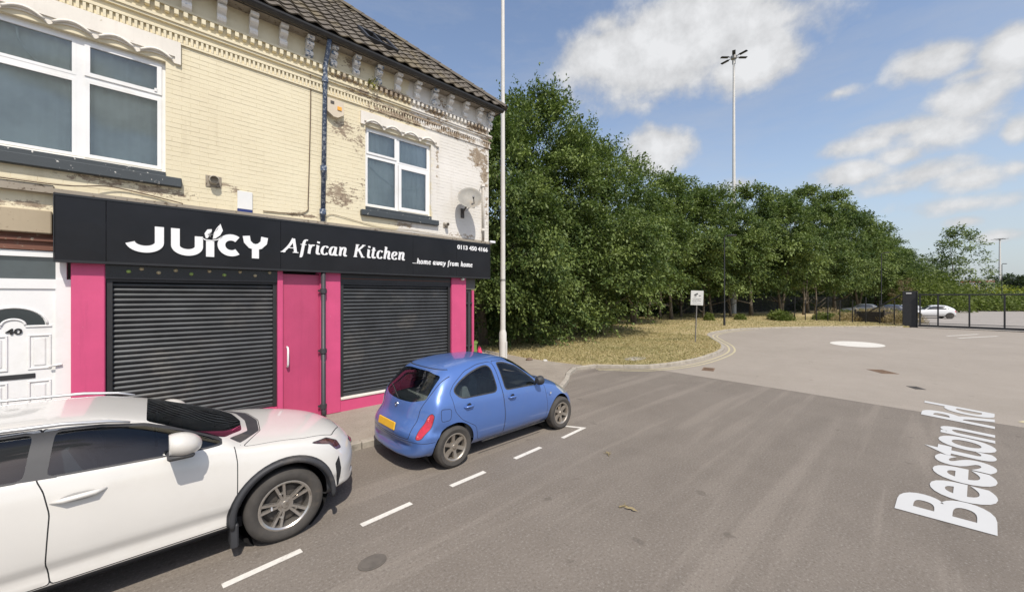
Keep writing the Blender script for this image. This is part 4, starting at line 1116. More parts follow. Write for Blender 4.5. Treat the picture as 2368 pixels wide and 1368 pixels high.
def car_shell(keys, sub=5, nlow=12, nup=18, crease=()):
    K = np.array(keys, float); n = len(K); s = [0]
    for i in range(1, n): s.append(s[-1] + max(.03, math.hypot(K[i,0]-K[i-1,0], (K[i,3]-K[i-1,3]))))
    q = []
    for i in range(n - 1):
        m = max(2, int(math.ceil((s[i+1]-s[i]) / .045)))
        q += list(np.linspace(s[i], s[i+1], m, endpoint=False))
    q.append(s[-1]); q = np.array(q)
    C = [pchip(s, K[:, j], q) for j in range(K.shape[1])]
    X, ZB, ZL, ZT, WS, WM, WB, WR, NN, CR, BOW = C
    bm = bmesh.new(); rows = []
    for i in range(len(q)):
        prof = []
        zb, zl, zt, ws, wm, wb = ZB[i], ZL[i], ZT[i], WS[i], WM[i], WB[i]
        for t in (0, .5, .86): prof.append((ws * t, zb))
        for k_ in range(nlow):
            t = k_ / (nlow - 1); z = zb + .03 + (zl - zb - .03) * t
            y = pchip([0, .12, .5, .85, 1], [ws, ws + (wm-ws)*.55, wm, wm*.35+wb*.65+.012, wb], [t])[0]
            for (cz, ca, cw) in crease:
                if z < cz: y -= ca * min(1, (cz - z) / cw)
            prof.append((y, z))
        for k_ in range(1, nup + 1):
            ph = math.pi / 2 * k_ / nup; e = 2 / max(2, NN[i]); t = math.sin(ph)**e; r = max(0, math.cos(ph))**e
            y = (wb - (wb - WR[i]) * t) * r; z = zl + (zt - zl - CR[i] * (y / wb)**2) * t
            prof.append((y, z))
        ring = []
        half = []
        for (y, z) in prof: half.append((y, z))
        full = [(-y, z) for y, z in half[::-1]][:-1] if False else None
        vs = []
        for sgn in (1, -1):
            seq = half if sgn == 1 else half[1:-1][::-1]
            for (y, z) in seq:
                b = BOW[i] * min(1.2, abs(y) / .88)**2.6
                vs.append(bm.verts.new((X[i] + b, sgn * y, z)))
        rows.append(vs)
    m = len(rows[0])
    for i in range(len(rows) - 1):
        for j in range(m):
            a, b, c, d = rows[i][j], rows[i][(j+1) % m], rows[i+1][(j+1) % m], rows[i+1][j]
            try: bm.faces.new((a, b, c, d))
            except ValueError: pass
    for r in (rows[0], rows[-1]):
        cx = sum(v.co.x for v in r) / m; cz = sum(v.co.z for v in r) / m; cv = bm.verts.new((cx, 0, cz))
        for j in range(m): bm.faces.new((r[j], r[(j+1) % m], cv))
    bmesh.ops.remove_doubles(bm, verts=bm.verts, dist=1e-4)
    bmesh.ops.recalc_face_normals(bm, faces=bm.faces)
    return bm

class Cutter:
    def __init__(s, bm):
        s.bm = bm; s.lay = bm.faces.layers.int.new('region'); s.names = {0: 'body'}
    def cut(s, poly, plane, filt, name=None, delete=False, only=None):
        """cut the outline into the skin seen along an axis and give the inside a name"""
        bm = s.bm; ax = {'xz': (0, 2), 'xy': (0, 1), 'yz': (1, 2)}[plane]; n = len(poly)
        X = [p[0] for p in poly]; Z = [p[1] for p in poly]; e = .004
        bx = (min(X)-e, max(X)+e, min(Z)-e, max(Z)+e)
        for i in range(n):
            p, q = poly[i], poly[(i+1) % n]
            dx, dz = q[0]-p[0], q[1]-p[1]
            if math.hypot(dx, dz) < 1e-5: continue
            lo = (min(p[0], q[0])-e, max(p[0], q[0])+e, min(p[1], q[1])-e, max(p[1], q[1])+e)
            fs = []
            for f in bm.faces:
                c0 = [v.co[ax[0]] for v in f.verts]; c1 = [v.co[ax[1]] for v in f.verts]
                if max(c0) < lo[0] or min(c0) > lo[1] or max(c1) < lo[2] or min(c1) > lo[3]: continue
                if not filt(f): continue
                fs.append(f)
            if not fs: continue
            co = Vector((0,0,0)); co[ax[0]] = p[0]; co[ax[1]] = p[1]; no = Vector((0,0,0)); no[ax[0]] = -dz; no[ax[1]] = dx
            geom = set(fs)
            for f in fs: geom.update(f.edges); geom.update(f.verts)
            bmesh.ops.bisect_plane(bm, geom=list(geom), dist=1e-5, plane_co=co, plane_no=no)
        hit = []
        for f in bm.faces:
            c = f.calc_center_median()
            if not (bx[0] < c[ax[0]] < bx[1] and bx[2] < c[ax[1]] < bx[3]): continue
            if filt(f) and in_poly(c[ax[0]], c[ax[1]], poly) and (only is None or f[s.lay] in only): hit.append(f)
        if delete: bmesh.ops.delete(bm, geom=hit, context='FACES'); return
        if name not in s.names.values(): s.names[len(s.names)] = name
        k = [a for a, b in s.names.items() if b == name][0]
        for f in hit: f[s.lay] = k
    def id(s, *ns): return [k for k, v in s.names.items() if v in ns]
    def split(s, mats, parent, sides=()):
        """one object per region; regions in sides are made once for each side of the car"""
        bm = s.bm; bm.normal_update(); bm.verts.index_update()
        nor = [v.normal.copy() for v in bm.verts]; out = {}
        for k, nm in s.names.items():
            for sg in ((1, -1) if nm in sides else (0,)):
                fs = [f for f in bm.faces if f[s.lay] == k and (sg == 0 or f.calc_center_median().y * sg > 0)]
                if not fs: continue
                ix = {}; vs = []; ff = []; nn = []
                for f in fs:
                    t = []
                    for v in f.verts:
                        if v.index not in ix: ix[v.index] = len(vs); vs.append(tuple(v.co)); nn.append(nor[v.index])
                        t.append(ix[v.index])
                    ff.append(t)
                me = bpy.data.meshes.new(nm.split('#')[0]); me.from_pydata(vs, [], ff); me.materials.append(mats[nm] if nm in mats else mats['body']); me.shade_smooth()
                me.normals_split_custom_set_from_vertices(nn)
                o = bpy.data.objects.new(nm.split('#')[0], me); COL.objects.link(o); o.parent = parent; out[nm, sg] = o
        return out
side = lambda f: abs(f.normal.y) > .35 and abs(f.calc_center_median().y) > .42
side2 = lambda f: abs(f.normal.y) > .12 and abs(f.calc_center_median().y) > .45
rear = lambda f: f.normal.x < -.22
front = lambda f: f.normal.x > .2
topf = lambda f: f.normal.z > .25

def car_paint(name, col, coat=1., rough=.38, metal=0., dust=(.3, .27, .23), tint_k=.15):
    m, nt, b = new_mat(name)
    c = ramp(nt, noise_node(nt, 2.2, 5, .6, 'obj'), [(.3, tuple(v * .95 for v in col)), (.7, col)])
    tc = N(nt, 'ShaderNodeTexCoord'); sp = N(nt, 'ShaderNodeSeparateXYZ'); nt.links.new(tc.outputs['Object'], sp.inputs[0])
    low = sstep(nt, math_(nt, 'ADD', sp.outputs[2], math_(nt, 'MULTIPLY', noise_node(nt, 6, 5, .7, 'obj'), .25)), .62, .30)
    c = mixc(nt, math_(nt, 'MULTIPLY', low, tint_k * 2.2), c, dust)  # tint mixed in more towards the bottom of the body
    c = mixc(nt, math_(nt, 'MULTIPLY', sstep(nt, noise_node(nt, 3.5, 7, .7, 'obj'), .5, .75), tint_k), c, dust)
    nt.links.new(c, b.inputs['Base Color']); b.inputs['Roughness'].default_value = rough; b.inputs['Metallic'].default_value = metal
    b.inputs['Coat Weight'].default_value = coat; b.inputs['Coat Roughness'].default_value = .06
    return m
M_tyre = simple('tyre_rubber', (.055, .05, .045), .85, var=.25, scale=6, dirt=(.11, .09, .07))
M_rim = simple('alloy_silver', (.42, .38, .33), .38, .75, var=.12, scale=9, dirt=(.22, .17, .12))
M_rim_b = simple('brushed_alloy', (.56, .53, .49), .3, .85, var=.1, scale=9, dirt=(.22, .18, .14))
M_blk = simple('black_plastic', (.035, .036, .04), .6, var=.15, scale=5, dirt=(.10, .09, .08))
M_seam = simple('panel_gap', (.015, .015, .017), .8)
M_seat = simple('seat_cloth', (.16, .175, .19), .9, var=.2, scale=8)
M_inn = simple('cabin_lining', (.20, .20, .20), .9)
M_cglass = glass_mat('car_glass', (.70, .76, .73), 1.5)
M_cglass_d = glass_mat('privacy_glass', (.34, .40, .43), 1.6)
M_red = simple('red_lamp_plastic', (.50, .02, .04), .15, var=.2, scale=14, coat=1.)
M_lampc = simple('clear_lamp', (.55, .56, .58), .12, .4, var=.2, scale=12, coat=1.)
M_amb = simple('number_plate_yellow', (.80, .46, .03), .45, var=.04, scale=8)

def wheel(parent, x, y, r, w, sgn, style):
    """sgn: which side the outer face looks to (-1 towards the road)"""
    e = empty('wheel', (x, y, r), parent=parent)
    rr = r * (.66 if style == 6 else .67)
    T = MB(); h = w / 2; s = sgn
    T.lathe([(rr, -h*.8*s), (rr + .015, -h*s), (r - .05, -h*s), (r - .015, -h*.88*s), (r, -h*.68*s), (r, h*.68*s), (r - .012, h*.88*s), (r - .035, h*.99*s), ((rr+r)/2 + .01, h*1.05*s), (rr + .014, h*.98*s), (rr, h*.86*s)], axis='y', n=56)
    for k_ in (-.45, -.15, .15, .45): T.lathe([(r + .0015, h*(k_ - .035)*s), (r + .0015, h*(k_+.035)*s)], axis='y', n=56)
    T.build('tyre', M_tyre, e, smooth=40)
    R = MB(); f = h * .86 * s
    R.lathe([(rr + .006, f + .004*s), (rr - .008, f + .006*s), (rr - .022, f - .006*s), (rr - .03, f - .05*s), (rr - .035, -h*.7*s)], axis='y', n=56)
    q0 = len(R.v)
    def spoke(a0, a1, w0, w1, r0, r1, yo0=.0, yo1=-.004, th=.022):
        c0, s0, c1, s1 = math.cos(a0), math.sin(a0), math.cos(a1), math.sin(a1)
        A = Vector((c0 * r0, 0, s0 * r0)); B = Vector((c1 * r1, 0, s1 * r1)); t = (B - A).normalized(); nn = Vector((-t.z, 0, t.x))
        pts = []; 
        for P, ww, yy in ((A, w0, f - .026*s + yo0*s), ((A+B)/2, (w0*.45+w1*.55), f - .020*s), (B, w1, f + yo1*s)):
            for dv, dy in ((-1, -th*s), (-.72, 0), (.72, 0), (1, -th*s)):
                p = P + nn * ww / 2 * dv; pts.append((p.x, yy + dy, p.z))
        k = len(R.v); R.v += pts
        for i in range(2):
            for j in range(3): R.f.append((k+i*4+j, k+i*4+j+1, k+i*4+4+j+1, k+i*4+4+j)); R.mi.append(0)
    hub = rr * .2
    if style == 6:
        for i in range(6):
            a = math.pi / 2 + i * math.pi / 3 + .12; spoke(a, a, .052, .068, hub*.8, rr - .012, .0, -.004, .03)
        R.lathe([(.0005, f - .012*s), (.028, f - .013*s), (.034, f - .022*s), (hub + .03, f - .025*s), (hub + .035, f - .06*s)], axis='y', n=28)
        for i in range(4):
            a = i * math.pi / 2 + .4; R.lathe([(.0005, f - .026*s), (.008, f - .026*s), (.009, f - .036*s)], (.045*math.cos(a), 0, .045*math.sin(a)), 'y', 8)
    else:
        for i in range(5):
            a = math.pi / 2 + i * 2 * math.pi / 5 + .25
            for d in (-1, 1): spoke(a + d * .20, a + d * .17, .030, .034, hub*.7, rr - .012, 0, -.004, .03)
            spoke(a - .18, a + .18, .02, .02, rr * .52, rr * .52)
        R.lathe([(.0005, f - .016*s), (.030, f - .016*s), (.036, f - .026*s), (hub + .024, f - .026*s), (hub + .03, f - .06*s)], axis='y', n=28)
        for i in range(5):
            a = i * 2 * math.pi / 5 + .87; R.lathe([(.0005, f - .030*s), (.009, f - .030*s), (.010, f - .045*s)], (.055*math.cos(a), 0, .055*math.sin(a)), 'y', 8)
    R.build('rim', M_rim if style == 6 else M_rim_b, e, smooth=35)
    B = MB(); B.lathe([(.0005, f - .07*s), (rr * .72, f - .072*s), (rr * .72, f - .085*s), (rr*.9, f - .11*s), (rr * .95, f - .11*s)], axis='y', n=36)
    B.build('brake_disc', simple('brake_dark', (.07, .062, .055), .7, .3), e)
    return e

def seats(parent, spots, zc, mat=M_seat, hr=True):
    for (x, y, w) in spots:
        mb = MB(); back = [(x - .02, zc - .50), (x + .12, zc - .50), (x + .10, zc - .1), (x - .02, zc + .18), (x - .10, zc + .18), (x - .13, zc - .05)]
        mb.prism(back, 'y', y - w/2, y + w/2)
        if hr:
            mb.cbox(x - .13, x - .03, y - .13, y + .13, zc + .20, zc + .36, .03)
            mb.box(x - .09, x - .07, y - .06, y - .05, zc + .17, zc + .21).box(x - .09, x - .07, y + .05, y + .06, zc + .17, zc + .21)
        mb.cbox(x, x + .5, y - w/2, y + w/2, zc - .52, zc - .36, .04)
        mb.build('seat', mat, parent, smooth=40)

def arches(cut, centres, r, lipr=None):
    for (x, z) in centres:
        cut.cut([(x + r * math.cos(a), z + r * math.sin(a)) for a in [2*math.pi*i/44 for i in range(44)]], 'xz', lambda f: abs(f.calc_center_median().y) > .38, delete=True)

# ============ small rounded blue hatchback
blue = empty('parked_car', (3.13, 5.39, 0)); tag(blue, 'small rounded blue hatchback with dented rear quarter parked outside the shop', 'car')
KM = [(-.61,.32,.40,.44,.46,.56,.56,.5,2.6,0,.22), (-.63,.25,.46,.54,.62,.71,.69,.56,2.8,0,.24), (-.59,.22,.54,.62,.68,.785,.765,.64,3.4,0,.24), (-.50,.215,.64,.73,.70,.81,.79,.66,3.8,0,.23), (-.445,.21,.78,.88,.715,.82,.79,.66,4,0,.20),
      (-.375,.205,.90,1.02,.72,.822,.79,.66,4.2,.01,.17), (-.25,.20,.955,1.17,.72,.826,.79,.64,4.6,.02,.13), (-.10,.20,.965,1.315,.72,.828,.79,.62,4.8,.03,.08), (.12,.20,.965,1.415,.72,.83,.79,.61,5,.035,.03),
      (.60,.20,.955,1.46,.72,.83,.79,.61,5,.04,0), (1.0,.20,.945,1.455,.72,.83,.79,.61,5,.04,0), (1.35,.20,.935,1.395,.72,.83,.785,.60,4.6,.045,-.02), (1.65,.20,.925,1.26,.72,.83,.78,.585,3.8,.04,-.05), (1.92,.20,.905,1.06,.72,.828,.77,.60,3.2,.03,-.08),
      (2.10,.20,.87,.955,.72,.824,.76,.64,2.6,.01,-.11), (2.35,.20,.81,.895,.71,.815,.745,.64,2.5,.0,-.15), (2.62,.20,.71,.80,.68,.79,.72,.6,2.5,0,-.2), (2.82,.205,.60,.68,.62,.74,.68,.56,2.6,0,-.24), (2.95,.22,.49,.56,.54,.67,.62,.5,2.7,0,-.26), (3.0,.27,.40,.45,.42,.54,.52,.42,2.8,0,-.25)]
bm = car_shell(KM); C = Cutter(bm)
AR, AF = (0.035, .30), (2.39, .30)
arches(C, [AR, AF], .345)
wr = [(.05, 1.075), (.14, .985), (.22, .965), (.85, .955), (.815, 1.34), (.62, 1.325), (.38, 1.265), (.17, 1.17)]
wf = [(1.03, .952), (1.76, .93), (1.72, 1.00), (1.55, 1.155), (1.38, 1.26), (1.16, 1.335), (.99, 1.35)]
wr = round_poly(wr, .09, 4); wf = round_poly(wf, .05, 3)
drr = round_poly([(.00, .98), (.03, .80), (.15, .66), (.40, .52), (.47, .275), (.98, .25), (.975, .6), (.945, .93), (.895, 1.385), (.60, 1.375), (.32, 1.31), (.08, 1.17), (-.02, 1.06)], .06, 4)
dfr = round_poly([(.99, .25), (1.99, .27), (2.0, .45), (1.955, .86), (1.90, .935), (1.66, 1.16), (1.40, 1.315), (1.16, 1.375), (.905, 1.388), (.955, .93), (.985, .6)], .04, 3)
for nm, poly in (('rear_door', drr), ('front_door', dfr)):
    C.cut(grow(poly, .0032), 'xz', side, 'panel_seam')
    C.cut(grow(poly, -.0032), 'xz', side, nm)
for poly in (wr, wf):
    C.cut(grow(poly, .018), 'xz', side, 'window_seal', only=None)
    C.cut(poly, 'xz', side, 'window_glass' if poly is wr else 'window_glass#f')
hatch = round_poly([(-.625, 1.02), (-.56, .86), (-.55, .48), (.55, .48), (.56, .86), (.625, 1.02), (.62, 1.35), (-.62, 1.35)], .05, 3)
C.cut(grow(hatch, .005), 'yz', lambda f: rear(f) and f.calc_center_median().x < .25 and f[C.lay] == 0, 'panel_seam')
C.cut(grow(hatch, -.004), 'yz', lambda f: rear(f) and f.calc_center_median().x < .25 and f[C.lay] in C.id('body', 'panel_seam'), 'tailgate')
rg = round_poly([(-.60, .985), (-.36, .925), (0, .91), (.36, .925), (.60, .985), (.60, 1.05), (.57, 1.275), (.28, 1.32), (-.28, 1.32), (-.57, 1.275), (-.60, 1.05)], .06, 4)
C.cut(rg, 'yz', lambda f: rear(f) and f.calc_center_median().x < .28, 'rear_window')
wsn = round_poly([(1.30, -.52), (1.30, .52), (1.60, .60), (1.97, .66), (2.10, .3), (2.12, 0), (2.10, -.3), (1.97, -.66), (1.60, -.60)], .05, 3)
C.cut(wsn, 'xy', lambda f: f.normal.z > .3 and f.normal.x > .15, 'windscreen')
tlp = round_poly([(-.60, .835), (-.20, .9), (-.245, .62), (-.33, .50), (-.62, .47)], .05, 3)
tl = round_poly([(.655, .49), (.725, .50), (.768, .62), (.785, .79), (.748, .825), (.705, .78), (.668, .64)], .035, 3)
for sg in (1, -1):
    pp = [(sg * a, b_) for a, b_ in tl]
    C.cut(grow(pp, .008), 'yz', lambda f: f.normal.x < -.12 and f.calc_center_median().x < -.12, 'lamp_seal')
    C.cut(pp, 'yz', lambda f: f.normal.x < -.12 and f.calc_center_median().x < -.12, 'tail_lamp')
hl = round_poly([(2.30, .80), (2.50, .83), (2.72, .72), (2.70, .60), (2.52, .62)], .06, 3)
C.cut(hl, 'xz', lambda f: abs(f.calc_center_median().y) > .40 and f[C.lay] == 0, 'headlamp')
bline = [(-.9, .445), (.9, .445), (.9, .452), (-.9, .452)]
C.cut(bline, 'yz', lambda f: f.normal.x < -.1 and f.calc_center_median().x < -.15 and f[C.lay] == 0, 'panel_seam')
sill_rub = round_poly([(.50, .275), (1.93, .285), (1.93, .325), (.52, .315)], .01, 2)
fuel = round_poly([(-.20, .70), (-.05, .70), (-.03, .85), (-.20, .87)], .04, 3)
C.cut(grow(fuel, .004), 'xz', side, 'panel_seam'); C.cut(grow(fuel, -.003), 'xz', side, 'fuel_flap')
# the dent in the near rear quarter
for v in bm.verts:
    if v.co.y < -.55:
        d = math.hypot((v.co.x + .17) / .20, (v.co.z - .575) / .075)
        if d < 1: v.co.y += .022 * (1 - d * d)
        d = math.hypot((v.co.x + .28) / .20, (v.co.z - .515) / .05)
        if d < 1: v.co.y -= .012 * (1 - d * d)
P_b = car_paint('blue_car_paint', (.085, .175, .46), .9, .34, .25, (.22, .24, .28), .10)
mats = {'body': P_b, 'panel_seam': M_seam, 'window_seal': M_blk, 'window_glass': M_cglass, 'window_glass#f': M_cglass, 'rear_window': M_cglass, 'windscreen': M_cglass,
        'tail_lamp': M_red, 'lamp_seal': M_blk, 'headlamp': M_lampc}
from mathutils.bvhtree import BVHTree
bvh = BVHTree.FromBMesh(bm)
def on_tail(y, z):
    h = bvh.ray_cast(Vector((-3, y, z)), Vector((1, 0, 0))); return h[0].x, h[1]
C.split(mats, blue, ('rear_door', 'front_door', 'window_glass', 'window_glass#f', 'tail_lamp', 'headlamp', 'fuel_flap', 'window_seal', 'lamp_seal'))
bm.free()
for x in (AR[0], AF[0]):
    for s in (-1, 1): wheel(blue, x, s * (.735 if x > 1 else .73), .293, .175, s, 6)
    MB().lathe([(.36, -.62), (.36, -.35), (.36, .35), (.36, .62)], (x, 0, .30), 'y', 28).build('wheel_well', M_seam, blue)
MB().box(.10, 2.25, -.68, .68, .22, .28).build('floor_pan', M_seam, blue)
MB().box(-.30, .30, -.60, .60, .60, .88).box(.30, 1.9, -.70, -.66, .30, .90).box(.30, 1.9, .66, .70, .30, .90).build('cabin_trim', M_inn, blue)
seats(blue, [(.42, -.34, .5), (.42, .34, .5), (1.08, -.35, .46), (1.08, .35, .46)], .88)
MB().prism([(1.72, .60), (1.66, .86), (1.74, .93), (2.05, .92), (2.1, .6)], 'y', -.68, .68).build('dashboard', M_blk, blue, smooth=30)
MB().lathe([(.175, -.012), (.19, 0), (.175, .012), (.165, 0)], (0, 0, 0), 'x', 28, closed=True).box(-.015, .0, -.16, .16, -.02, .02).build('steering_wheel', M_blk, blue).location = (1.58, .35, .90)
for s in (-1, 1):
    mb = MB(); mb.lathe([(.001, -.075), (.05, -.07), (.075, -.03), (.082, .02), (.075, .045), (.001, .045)], (1.745, s * .86, 1.0), 'x', 18)
    mb.box(1.72, 1.76, s * .78 if s > 0 else -.86, .86 if s > 0 else s * .78, .965, .985)
    mb.build('wing_mirror', M_blk, blue, smooth=50)
    for hx, hz in ((.27, .83), (1.14, .815)):
        y0 = s * .835
        MB().tube([(hx - .085, y0 - s*.018, hz), (hx - .05, y0 + s*.012, hz + .004), (hx + .05, y0 + s*.012, hz + .006), (hx + .09, y0 - s*.02, hz + .006)], [.012, .017, .017, .012], 10).build('door_handle', P_b, blue, smooth=True)
        MB().lathe([(.001, 0), (.035, .0), (.04, -.004)], (hx, s * .824, hz + .012), 'y', 16).build('handle_cup', M_seam, blue)
    MB().box(.52, 1.93, min(s * .808, s * .800), max(s * .808, s * .800), .245, .262).build('sill_strip', M_blk, blue)
    MB().lathe([(.001, 0), (.018, 0), (.02, -.006)], (2.06, s * .832, .73), 'y', 10).build('side_repeater', M_lampc, blue)
np_ = MB().cbox(-.018, .0, -.255, .255, -.055, .055, .006).build('number_plate', M_amb, blue, loc=(on_tail(.25, .60)[0] - .016, .0, .60)); np_.rotation_euler = (0, R_(12), 0)
mb = MB().lathe([(.030, -.008), (.036, 0), (.036, .006), (.028, .008)], (0, 0, 0), 'x', 20, closed=True).box(-.008, .0, -.045, .045, -.006, .006); bd = mb.build('badge', simple('chrome', (.7, .7, .7), .15, 1.), blue, loc=(on_tail(0, .845)[0] - .006, 0, .845)); bd.rotation_euler = (0, R_(25), 0)
for s in (-1, 1): MB().lathe([(.001, -.005), (.028, -.004), (.030, .003)], (-.475, s * .0 , .62), 'x', 12)
for s in (-1, 1):
    for zz, rr_ in ((.76, .032), (.66, .038), (.56, .030)):
        pass
MB().tube([(on_tail(q, w_)[0] - .012, q, w_) for q, w_ in ((0, .93), (.14, .985), (.30, 1.04), (.42, 1.06))], .007, 6).build('rear_wiper', M_blk, blue)
MB().tube([(1.22, 0, 1.44), (1.12, 0, 1.56)], .006, 5).build('aerial', M_blk, blue)

# ============ large white crossover, front half in view
suv = empty('parked_car', (.98, 5.27, 0)); tag(suv, 'large white crossover with black wheel arches in the left foreground', 'car')
KS = [(-3.58,.50,.58,.64,.60,.72,.70,.6,3,.0,.26), (-3.60,.40,.72,.84,.76,.86,.84,.68,3.4,0,.28), (-3.55,.36,.95,1.06,.80,.90,.87,.70,3.8,0,.25), (-3.42,.34,1.08,1.25,.83,.915,.875,.68,4.4,.02,.18), (-3.15,.32,1.13,1.38,.86,.922,.88,.66,5,.04,.08),
      (-2.6,.30,1.135,1.46,.865,.925,.88,.67,5.5,.035,.0), (-1.95,.28,1.115,1.475,.865,.925,.88,.68,5.5,.035,0), (-1.45,.27,1.095,1.455,.865,.925,.88,.69,5.5,.03,0), (-1.08,.27,1.08,1.375,.865,.925,.88,.70,5.2,.02,-.02), (-.72,.27,1.06,1.235,.865,.925,.875,.745,5,.015,-.05),
      (-.40,.27,1.03,1.10,.865,.925,.87,.78,4,.01,-.09), (-.20,.27,.985,1.035,.865,.925,.865,.74,2.9,.02,-.15), (.10,.27,.955,1.00,.86,.925,.86,.74,2.8,.015,-.19), (.40,.27,.90,.955,.85,.915,.845,.72,2.8,.01,-.25), (.62,.27,.83,.89,.82,.895,.82,.70,2.8,.0,-.32),
      (.78,.275,.72,.78,.76,.86,.78,.66,3,0,-.37), (.86,.28,.60,.66,.70,.82,.74,.62,3,0,-.40), (.89,.29,.48,.53,.64,.77,.70,.6,3,0,-.40), (.88,.34,.42,.44,.5,.64,.6,.5,3,0,-.38)]
bm = car_shell(KS, nlow=22, crease=((.50, .022, .05), (.40, -.030, .05))); C = Cutter(bm)
AF = (.0, .36); AR = (-2.66, .36)
arches(C, [AF, AR], .405)
for (ax_, az_) in (AF, AR):
    C.cut([(ax_ + .485 * math.cos(a), az_ + .475 * math.sin(a)) for a in [2*math.pi*i/48 for i in range(48)]], 'xz', lambda f: abs(f.calc_center_median().y) > .45 and f.calc_center_median().z > .2, 'arch_trim' if ax_ > -1 else 'arch_trim#r')
wfr = round_poly([(-1.55, 1.125), (-.62, 1.085), (-.50, 1.085), (-.60, 1.14), (-.80, 1.23), (-1.03, 1.318), (-1.30, 1.376), (-1.53, 1.393)], .03, 3)
wrr = round_poly([(-2.55, 1.17), (-1.66, 1.128), (-1.64, 1.397), (-1.95, 1.40), (-2.3, 1.375)], .04, 3)
dsf = round_poly([(-1.53, .335), (-1.55, .50), (-1.53, .86), (-1.56, 1.02), (-1.60, 1.12), (-1.60, 1.42), (-1.28, 1.41), (-1.0, 1.35), (-.78, 1.27), (-.58, 1.17), (-.42, 1.06), (-.40, .90), (-.405, .60), (-.43, .335)], .03, 3)
dsr = round_poly([(-2.28, .335), (-2.2, .6), (-2.32, .80), (-2.56, .98), (-2.62, 1.14), (-2.38, 1.39), (-2.0, 1.425), (-1.60, 1.42), (-1.60, 1.12), (-1.56, 1.02), (-1.53, .86), (-1.55, .50), (-1.53, .335)], .03, 3)
for nm, poly in (('rear_door', dsr), ('front_door', dsf)):
    C.cut(grow(poly, .004), 'xz', lambda f: side(f) and f[C.lay] not in C.id('arch_trim', 'arch_trim#r'), 'panel_seam')
    C.cut(grow(poly, -.004), 'xz', lambda f: side(f) and f[C.lay] not in C.id('arch_trim', 'arch_trim#r'), nm)
C.cut([(-1.68, 1.118), (-1.50, 1.105), (-1.50, 1.40), (-1.68, 1.405)], 'xz', side2, 'pillar_trim')
for poly, nm in ((wrr, 'window_glass#r'), (wfr, 'window_glass')):
    C.cut(grow(poly, .014), 'xz', side2, 'window_seal')
    C.cut(poly, 'xz', side2, nm)
sillp = [(-2.3, .2), (-.38, .2), (-.38, .318), (-2.3, .330)]
C.cut(sillp, 'xz', lambda f: abs(f.calc_center_median().y) > .5, 'sill_cladding')
wsn = round_poly([(-1.02, -.54), (-1.02, .54), (-.80, .60), (-.48, .69), (-.30, .4), (-.26, 0), (-.30, -.4), (-.48, -.69), (-.80, -.60)], .05, 3)
C.cut(wsn, 'xy', lambda f: f.normal.z > .3 and f.normal.x > .12, 'windscreen')
cowl = round_poly([(-.44, -.69), (-.25, -.40), (-.215, 0), (-.25, .40), (-.44, .69), (-.36, .74), (-.15, .42), (-.10, 0), (-.15, -.42), (-.36, -.74)], .02, 2)
C.cut(cowl, 'xy', lambda f: f.normal.z > .3 and f[C.lay] == 0, 'cowl_trim')
bon = round_poly([(-.34, -.79), (-.14, -.42), (-.09, 0), (-.14, .42), (-.34, .79), (.20, .74), (.52, .62), (.70, .30), (.72, 0), (.70, -.30), (.52, -.62), (.20, -.74)], .03, 3)
C.cut(grow(bon, .004), 'xy', lambda f: f.normal.z > .3 and f[C.lay] == 0, 'panel_seam')
C.cut(grow(bon, -.004), 'xy', lambda f: f.normal.z > .3 and f[C.lay] in C.id('body', 'panel_seam'), 'bonnet')
hlp = round_poly([(.27, .885), (.44, .865), (.56, .80), (.60, .72), (.53, .735), (.46, .815)], .015, 2)
C.cut(grow(hlp, .006), 'xz', lambda f: abs(f.calc_center_median().y) > .35 and f[C.lay] == 0, 'lamp_seal')
C.cut(hlp, 'xz', lambda f: abs(f.calc_center_median().y) > .35 and f[C.lay] in C.id('body', 'lamp_seal'), 'headlamp')
gr = round_poly([(-.45, .70), (-.25, .50), (-.42, .32), (.42, .32), (.25, .50), (.45, .70)], .03, 3)
C.cut(gr, 'yz', lambda f: f.normal.x > .3 and f.calc_center_median().x > .3, 'grille')
vent = round_poly([(.50, .60), (.555, .66), (.575, .52), (.54, .34), (.52, .34)], .01, 2)
C.cut(vent, 'xz', lambda f: abs(f.calc_center_median().y) > .45 and f[C.lay] == 0, 'vent_slot')
C.cut([(.30, .2), (1.0, .2), (1.0, .325), (.36, .325)], 'xz', lambda f: f.calc_center_median().x > .35 and f[C.lay] == 0, 'lower_lip')
P_w = car_paint('white_car_paint', (.67, .65, .61), .8, .32, 0, (.42, .37, .30), .10)
mats = {'body': P_w, 'pillar_trim': M_blk, 'panel_seam': M_seam, 'window_seal': M_blk, 'window_glass': M_cglass_d, 'window_glass#r': M_cglass_d, 'windscreen': M_cglass, 'arch_trim': M_blk, 'arch_trim#r': M_blk, 'sill_cladding': M_blk, 'cowl_trim': M_blk,
        'headlamp': simple('dark_headlamp', (.12, .05, .05), .08, .3, var=.6, scale=20, coat=1.), 'lamp_seal': M_blk, 'grille': M_blk, 'vent_slot': M_seam, 'lower_lip': M_blk}
C.split(mats, suv, ('rear_door', 'front_door', 'window_glass', 'window_glass#r', 'headlamp', 'arch_trim', 'arch_trim#r', 'sill_cladding', 'vent_slot', 'pillar_trim', 'window_seal', 'lamp_seal'))
bm.free()
for x in (AF[0], AR[0]):
    for s in (-1, 1): wheel(suv, x, s * .795, .352, .225, s, 5)
    MB().lathe([(.44, -.78), (.44, -.5), (.44, .5), (.44, .78)], (x, 0, .36), 'y', 28).build('wheel_well', M_seam, suv)
MB().box(-2.3, -.35, -.78, .78, .24, .34).build('floor_pan', M_seam, suv)
MB().box(-3.2, -.5, -.80, .80, .5, .80).build('cabin_trim', M_inn, suv)
seats(suv, [(-1.45, -.38, .52), (-1.45, .38, .52), (-2.35, -.38, .6), (-2.35, .38, .6)], 1.05)
